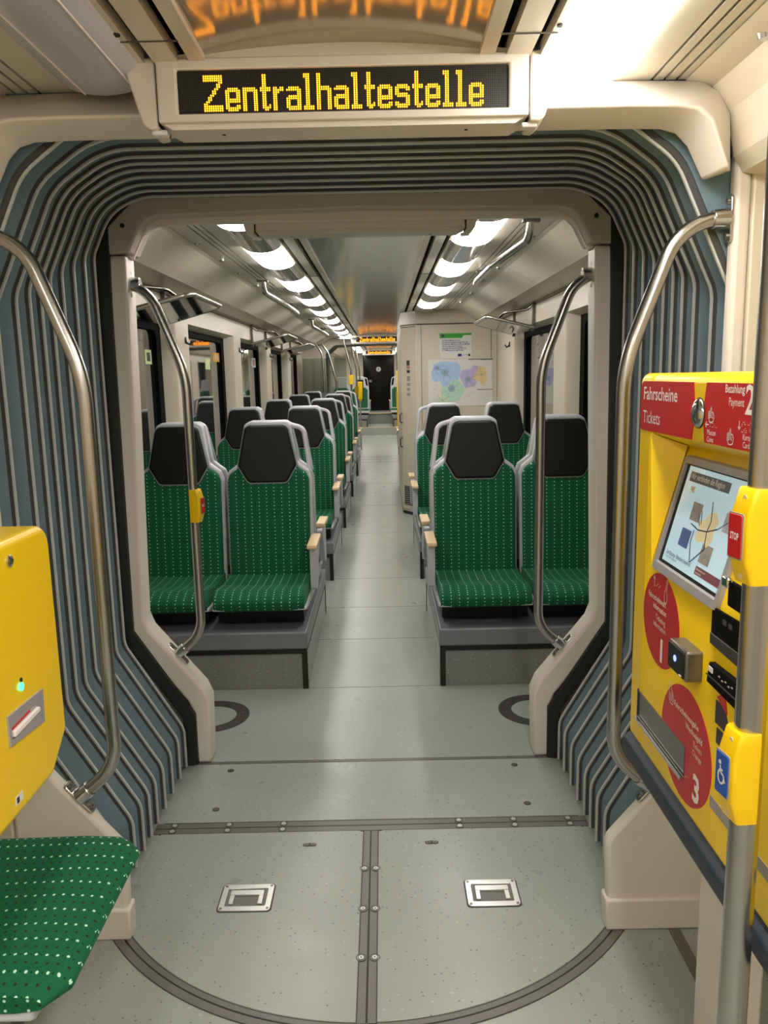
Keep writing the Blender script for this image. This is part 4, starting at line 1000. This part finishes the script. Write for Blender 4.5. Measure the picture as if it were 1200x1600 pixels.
# ------------------------------------------------------------------ partition cabinet with the posters
def make_cabinet():
    t = thing('partition_cabinet', 'cream partition cabinet with a chamfered door and two posters', 'cabinet', (.75, 9.1, 0))
    x0, x1 = .262, 1.214
    plan = [(x0, 8.26), (.405, 8.03), (x1, 8.03), (x1, 10.2), (x0, 10.2)]
    ztop = 2.058
    def body(z0, z1, g, nm, m): return MB().prism([(x0 - g * .0, 8.26 + g), (.405, 8.03 + g), (x1, 8.03 + g), (x1, 10.2), (x0, 10.2)], z0, z1, 'z').build(nm, m, t, bevel=.006)
    body(.03, 1.925, 0, 'body', 'cream')
    MB().prism([(x0, 8.262), (.405, 8.034), (1.0, 8.034), (1.0, 10.2), (x0, 10.2)], 1.930, 2.058, 'z').build('top_section', 'cream', t, bevel=.004)
    body(0, .03, .01, 'plinth', 'rubber')
    # door on the chamfer
    a, b_ = Vector((x0, 8.26)), Vector((.405, 8.03)); d = (b_ - a).normalized(); n = Vector((d.y, -d.x))
    if n.y > 0: n = -n
    def CP(u, z, off): p = a + d * u + n * off; return (p.x, p.y, z)
    L = (b_ - a).length
    def cquad(u0, u1, z0, z1, off, nm, m, th=.003, par=t):
        A = [CP(u0, z0, off), CP(u1, z0, off), CP(u1, z1, off), CP(u0, z1, off)]; B = [CP(u0, z0, off - th), CP(u1, z0, off - th), CP(u1, z1, off - th), CP(u0, z1, off - th)]
        return MB().loft([A, B], True, True).build(nm, m, par, smooth=False)
    dr = cquad(.012, L - .012, .06, 1.90, .006, 'door', 'cream', .006)
    cquad(.008, L - .008, 1.905, 1.912, .004, 'door_gap', 'groove', .003)
    for k, (z, h, m) in enumerate(((1.555, .05, 'sticker_dark'), (1.51, .03, 'sticker_pink'), (1.47, .03, 'sticker_dark'), (1.40, .05, 'tape'), (1.34, .03, 'tape'), (1.29, .03, 'tape'), (1.24, .03, 'tape'))): cquad(L * .42, L * .62, z - h / 2, z + h / 2, .0075, 'pictogram', m, .001, dr)
    cquad(.04, L - .04, .10, .30, .0075, 'vent_grille', 'sticker_dark', .001, dr)
    for q in range(9): cquad(.045, L - .045, .108 + q * .022, .116 + q * .022, .010, 'vent_slat', 'tape', .002, dr)
    for z in (.75, 1.0): 
        MB().tube([CP(.02, z - .05, .01), CP(.02, z - .04, .035), CP(.02, z + .04, .035), CP(.02, z + .05, .01)], .008, 8, .015, 3).build('door_handle', 'tray', dr)
    # front panel seams
    MB().box(.458, .462, 8.026, 8.031, .04, 1.92).build('panel_seam', 'groove', t); MB().box(1.150, 1.154, 8.026, 8.031, .04, 1.92).build('panel_seam', 'groove', t)
    MB().box(.42, 1.0, 8.026, 8.031, 1.92, 1.926).build('panel_seam', 'groove', t)
    return t
make_cabinet()
YP = 8.027
def make_notice():
    t = thing('notice_poster', 'small white notice with a green header on the partition', 'poster', (.80, YP, 1.59))
    MB().box(.642, .960, YP - .002, YP, 1.588, 1.832).build('sheet', 'paper', t)
    MB().prism([(.642, 1.785), (.642, 1.832), (.960, 1.832), (.960, 1.812), (.878, 1.812), (.862, 1.785)], YP - .0032, YP - .002, 'y').build('green_header', 'poster_green', t, smooth=False)
    MB().prism([(.660, 1.795), (.660, 1.822), (.690, 1.822), (.690, 1.795)], YP - .004, YP - .0032, 'y').build('emblem', 'scr_dark', t, smooth=False)
    lettering([(tx, .0225, .664, 1.758 - .0195 * k, .80, 'LEFT', .0003) for k, tx in enumerate(('Die Beschaffung von acht', 'Zweisystemstadtbahnwagen für das', 'Chemnitzer Modell wurde aus Mitteln', 'des Europäischen Fonds für', 'regionale Entwicklung (EFRE) mit', '41,7 Millionen Euro gefördert.'))], lambda u, v: (u, YP - .003, v), t, 'poster_navy')
    MB().box(.822, .860, YP - .0032, YP - .002, 1.606, 1.632).build('flag_emblem', 'poster_navy', t)
    MB().box(.925, .945, YP - .0032, YP - .002, 1.606, 1.630).build('arms_emblem', 'sticker_dark', t)
    lettering([('SACHSEN', .014, .872, 1.616, .8, 'LEFT')], lambda u, v: (u, YP - .003, v), t, 'sticker_dark')
mat('poster_green', '#2f9a2a', .5); mat('poster_navy', '#23246e', .5)
for nm, c in (('map_blue', '#a9c8ea'), ('map_lilac', '#bdb4dc'), ('map_gold', '#e6cb92'), ('map_green', '#b4dcc6'), ('map_lime', '#cfe0bb'), ('map_ink', '#6f86a0'), ('map_city', '#9db2c4')): mat(nm, c, .6, noise=.04, nscale=30)
make_notice()
def make_map():
    t = thing('map_poster', 'large coloured fare zone map poster on the partition', 'poster', (.85, YP, 1.115))
    u0, u1, v0, v1 = .525, 1.168, 1.118, 1.583
    MB().box(u0, u1, YP - .002, YP, v0, v1).build('sheet', 'paper', t)
    W_, H_ = u1 - u0, v1 - v0
    def M(p): return (u0 + p[0] * W_, v0 + p[1] * H_)
    def zone(nm, m, pts, lay=0):
        MB().prism([M(p) for p in pts], YP - .0030 - lay * .0003, YP - .002, 'y').build(nm, m, t, smooth=False)
    zone('blue_zone', 'map_blue', [(.05, .72), (.06, .58), (.12, .52), (.18, .55), (.22, .42), (.30, .40), (.36, .52), (.46, .55), (.50, .68), (.50, .85), (.44, .93), (.22, .95), (.10, .90)])
    zone('green_zone', 'map_green', [(.20, .40), (.32, .45), (.38, .58), (.48, .52), (.55, .45), (.56, .32), (.47, .12), (.32, .08), (.24, .16), (.20, .28)], 1)
    zone('lime_zone', 'map_lime', [(.13, .12), (.15, .20), (.24, .24), (.32, .16), (.30, .06), (.14, .05)], 2)
    zone('lilac_zone', 'map_lilac', [(.49, .62), (.52, .76), (.66, .78), (.70, .86), (.78, .84), (.74, .68), (.68, .60), (.76, .50), (.72, .42), (.58, .38), (.54, .48)], 2)
    zone('gold_zone', 'map_gold', [(.78, .84), (.88, .82), (.91, .70), (.90, .52), (.86, .40), (.80, .52), (.68, .60), (.74, .68)], 3)
    for c, r in (((.26, .72), .055), ((.14, .82), .035), ((.36, .38), .055), ((.62, .56), .045)):
        zone('city_area', 'map_city', [(c[0] + r * math.cos(q * PI / 6) * (1 + .15 * math.sin(q * 2.3)), c[1] + r * 1.38 * math.sin(q * PI / 6)) for q in range(12)], 5)
    rnd = random.Random(11); b = MB()
    def seg(p, q, w=.0009):
        p, q = Vector(M(p)), Vector(M(q)); d = (q - p)
        if d.length < 1e-5: return
        d.normalize(); e = Vector((-d.y, d.x)) * w; b.add([(c.x, YP - .0052, c.y) for c in (p - e, q - e, q + e, p + e)], [(0, 1, 2, 3)])
    for hub in ((.26, .72), (.36, .38), (.62, .56), (.14, .82), (.82, .66), (.22, .13)):
        for k in range(9):
            a = k * .7 + rnd.random() * .4; p = Vector(hub)
            for j in range(4):
                q = p + Vector((math.cos(a), math.sin(a) * 1.3)) * .035; a += rnd.uniform(-.5, .5)
                if .05 < q.x < .91 and .05 < q.y < .95: seg(p, q)
                p = q
    for k in range(5): seg((.80, .12 + k * .05), (.95, .12 + k * .05), .0006)
    for p in ((.10, .45), (.08, .36), (.60, .22), (.66, .28), (.55, .15), (.97, .60), (.97, .7)): seg(p, (p[0] + .035, p[1]), .0012)
    b.build('route_lines', 'map_ink', t, smooth=False, kind='stuff')
    MB().prism([M(p) for p in ((.62, .975), (.63, .995), (1.0, .995), (1.0, .965), (.82, .965), (.81, .975))], YP - .003, YP - .002, 'y').build('title_strip', 'map_strip', t, smooth=False)
    MB().prism([M(p) for p in ((.75, .335), (.76, .352), (1.0, .352), (1.0, .338))], YP - .003, YP - .002, 'y').build('legend_strip', 'map_strip', t, smooth=False)
mat('map_strip', '#6f6a66', .5)
make_map()
# ------------------------------------------------------------------ second gangway and the far end
t3 = thing('trim_3', kind='structure')
for s in (-1, 1):
    for y0, y1 in ((YF1, YF1 + .08), (YT0 - .08, YT0)):
        MB().prism([(s * x, z) for x, z in [(.62, 0), (.62, .25), (.85, .54), (.85, 1.80), (.70, 1.93), (0, 1.95), (0, 2.12), (1.33, 2.12), (1.33, 0)]], y0, y1, 'y').build('portal_panel', 'cream', t3, bevel=.006)
b2 = thing('gangway_bellows', 'small dark bellows of the second gangway far down the aisle', 'bellows', (0, 13.75, 0))
r2 = [YF1 + .08 + (YT0 - YF1 - .16) * k / 8 for k in range(9)]
for a, c in zip(r2[:-1], r2[1:]):
    MB().loft([[(x, y, z) for x, z in bellows_path(SGN * o, .5)] for y, o in ((a, .0), ((a + c) / 2, .05), (c, .0))]).build('fold', 'bellows', b2, solid=.003)
b = MB(); b.box(-.68, .68, 13.74, 13.76, -.004, .002).box(-.68, .68, 13.28, 13.295, -.004, .002).box(-.68, .68, 14.18, 14.195, -.004, .002).box(-.006, .006, 13.30, 13.74, -.004, .002)
b.build('joint_trim', 'floor_metal', floor)
MB().box(-1.3, 1.3, 19.4, 20.75, -.06, .19).build('step_platform', 'floor', floor)
MB().box(-1.2, 1.2, 19.37, 19.402, 0, .188).build('step_riser', 'floor', floor); MB().box(-1.2, 1.2, 19.365, 19.43, .185, .195).build('step_nosing', 'wood', floor)
MB().box(-1.3, 1.3, 20.75, 22.2, -.06, .47).build('step_platform', 'riser', floor); MB().box(-1.2, 1.2, 20.72, 20.78, .455, .475).build('step_nosing', 'wood', floor)
wf = thing('wall_front', kind='structure')
MB().box(-1.34, -.44, YT1, YT1 + .05, 0, 2.17).build('end_panel', 'cream', wf); MB().box(.38, 1.34, YT1, YT1 + .05, 0, 2.17).build('end_panel', 'cream', wf); MB().box(-.44, .38, YT1, YT1 + .05, 2.0, 2.17).build('end_panel', 'cream', wf)
d1 = thing('door_1', kind='structure')
MB().box(-.44, .38, YT1 - .01, YT1 + .03, .47, 2.0).build('door_leaf', 'dark_door', d1)
for x in (-.45, .38): MB().box(x, x + .02, YT1 - .03, YT1, .47, 2.0).build('door_jamb', 'gasket', d1)
MB().disc((-.03, YT1 - .012, 1.60), (0, -1, 0), .03, .065, 24, .004).build('roundel', 'paper', d1)
MB().disc((-.03, YT1 - .012, 1.60), (0, -1, 0), 0, .02, 12, .004).build('roundel_dot', 'paper', d1)
MB().box(-.30, -.22, YT1 - .03, YT1 - .012, 1.25, 1.32).build('door_handle', 'tray', d1)
# seats of the farthest carriage on their podiums, seen from behind
for s in (-1, 1):
    pd = make_podium(s, 19.46, 'grey seat podium of the farthest carriage, %s of the aisle' % ('left' if s < 0 else 'right'))
    o = place_seat(seatB if s < 0 else seatA, s * .485, 19.86, PI, 'farthest green seat with pale shell back, %s of the aisle' % ('left' if s < 0 else 'right'), GS)
    o.location.z = .19; pd.location.z = .19
    o = place_seat(seatW, s * .945, 19.86, PI, 'farthest green window seat facing away, %s side' % ('left' if s < 0 else 'right'), GS); o.location.z = .19
def far_pole(x, y, label, plate=None, bend=0, ztop=2.058):
    t = thing('vestibule_pole', label, 'pole', (x, y, 0), 'far vestibule poles')
    MB().tube([(x, y, 0), (x, y, 1.55), (x + bend, y, ztop)], .017, 10, .3 if bend else 0, 5).build('tube', 'steel', t)
    if plate: MB().box(x - .035, x + .035, y - .035, y - .012, plate[0], plate[1]).build('yellow_plate', 'yellow_plastic', t, bevel=.006)
far_pole(-.43, 12.95, 'steel pole with yellow button at the end of the left seats', (1.30, 1.45), -.12)
far_pole(-.40, 14.6, 'steel pole with yellow plate past the second gangway', (1.10, 1.25), -.1)
far_pole(-.37, 15.6, 'bent steel pole deepest on the left of the aisle', (.95, 1.1), -.08)
far_pole(.30, 11.25, 'steel pole with a long yellow sleeve behind the partition', (.72, 1.50))
far_pole(.345, 14.5, 'steel pole with a short yellow plate behind the partition', (.85, 1.15))
bx = thing('validator_box', 'small yellow validator box on the deepest left pole', 'validator', (-.42, 15.5, 1.0))
MB().box(-.41, -.32, 15.51, 15.57, .98, 1.32).build('housing', 'yellow_plastic', bx, bevel=.012); MB().box(-.435, -.30, 15.57, 15.584, .95, 1.36).build('back_plate', 'black', bx, bevel=.01)
mat('screen_film', '#6c7078', .4)
# glass draught screen at the end of the left rows
sc_ = thing('glass_screen', 'glass draught screen with bent steel posts behind the last left seats', 'screen', (-.85, 12.85, 0))
for x, xb in ((-.86, 0), (-.66, -.10)):
    MB().tube([(x, 12.86, 0), (x, 12.86, 1.35), (x + xb - .02, 12.86, 1.80), (x + xb - .12, 12.86, 1.95)], .017, 10, .25, 5).build('post', 'steel', sc_)
MB().box(-1.20, -.50, 12.855, 12.87, .30, 1.72).build('pane', 'clear_glass', sc_)
MB().box(-1.20, -.62, 12.84, 12.852, .55, 1.18).build('dotted_film', 'screen_film', sc_)
MB().tube([(-1.2, 12.86, 1.93), (-.90, 12.86, 1.93), (-.72, 12.86, 2.02), (-.30, 12.86, 2.02)], .014, 8, .1, 4).build('top_rail', 'steel', sc_)
for o in [c for c in bpy.data.objects if c.parent is None and c.type == 'EMPTY' and 'label' not in c and 'kind' not in c and not children(c)]: bpy.data.objects.remove(o)
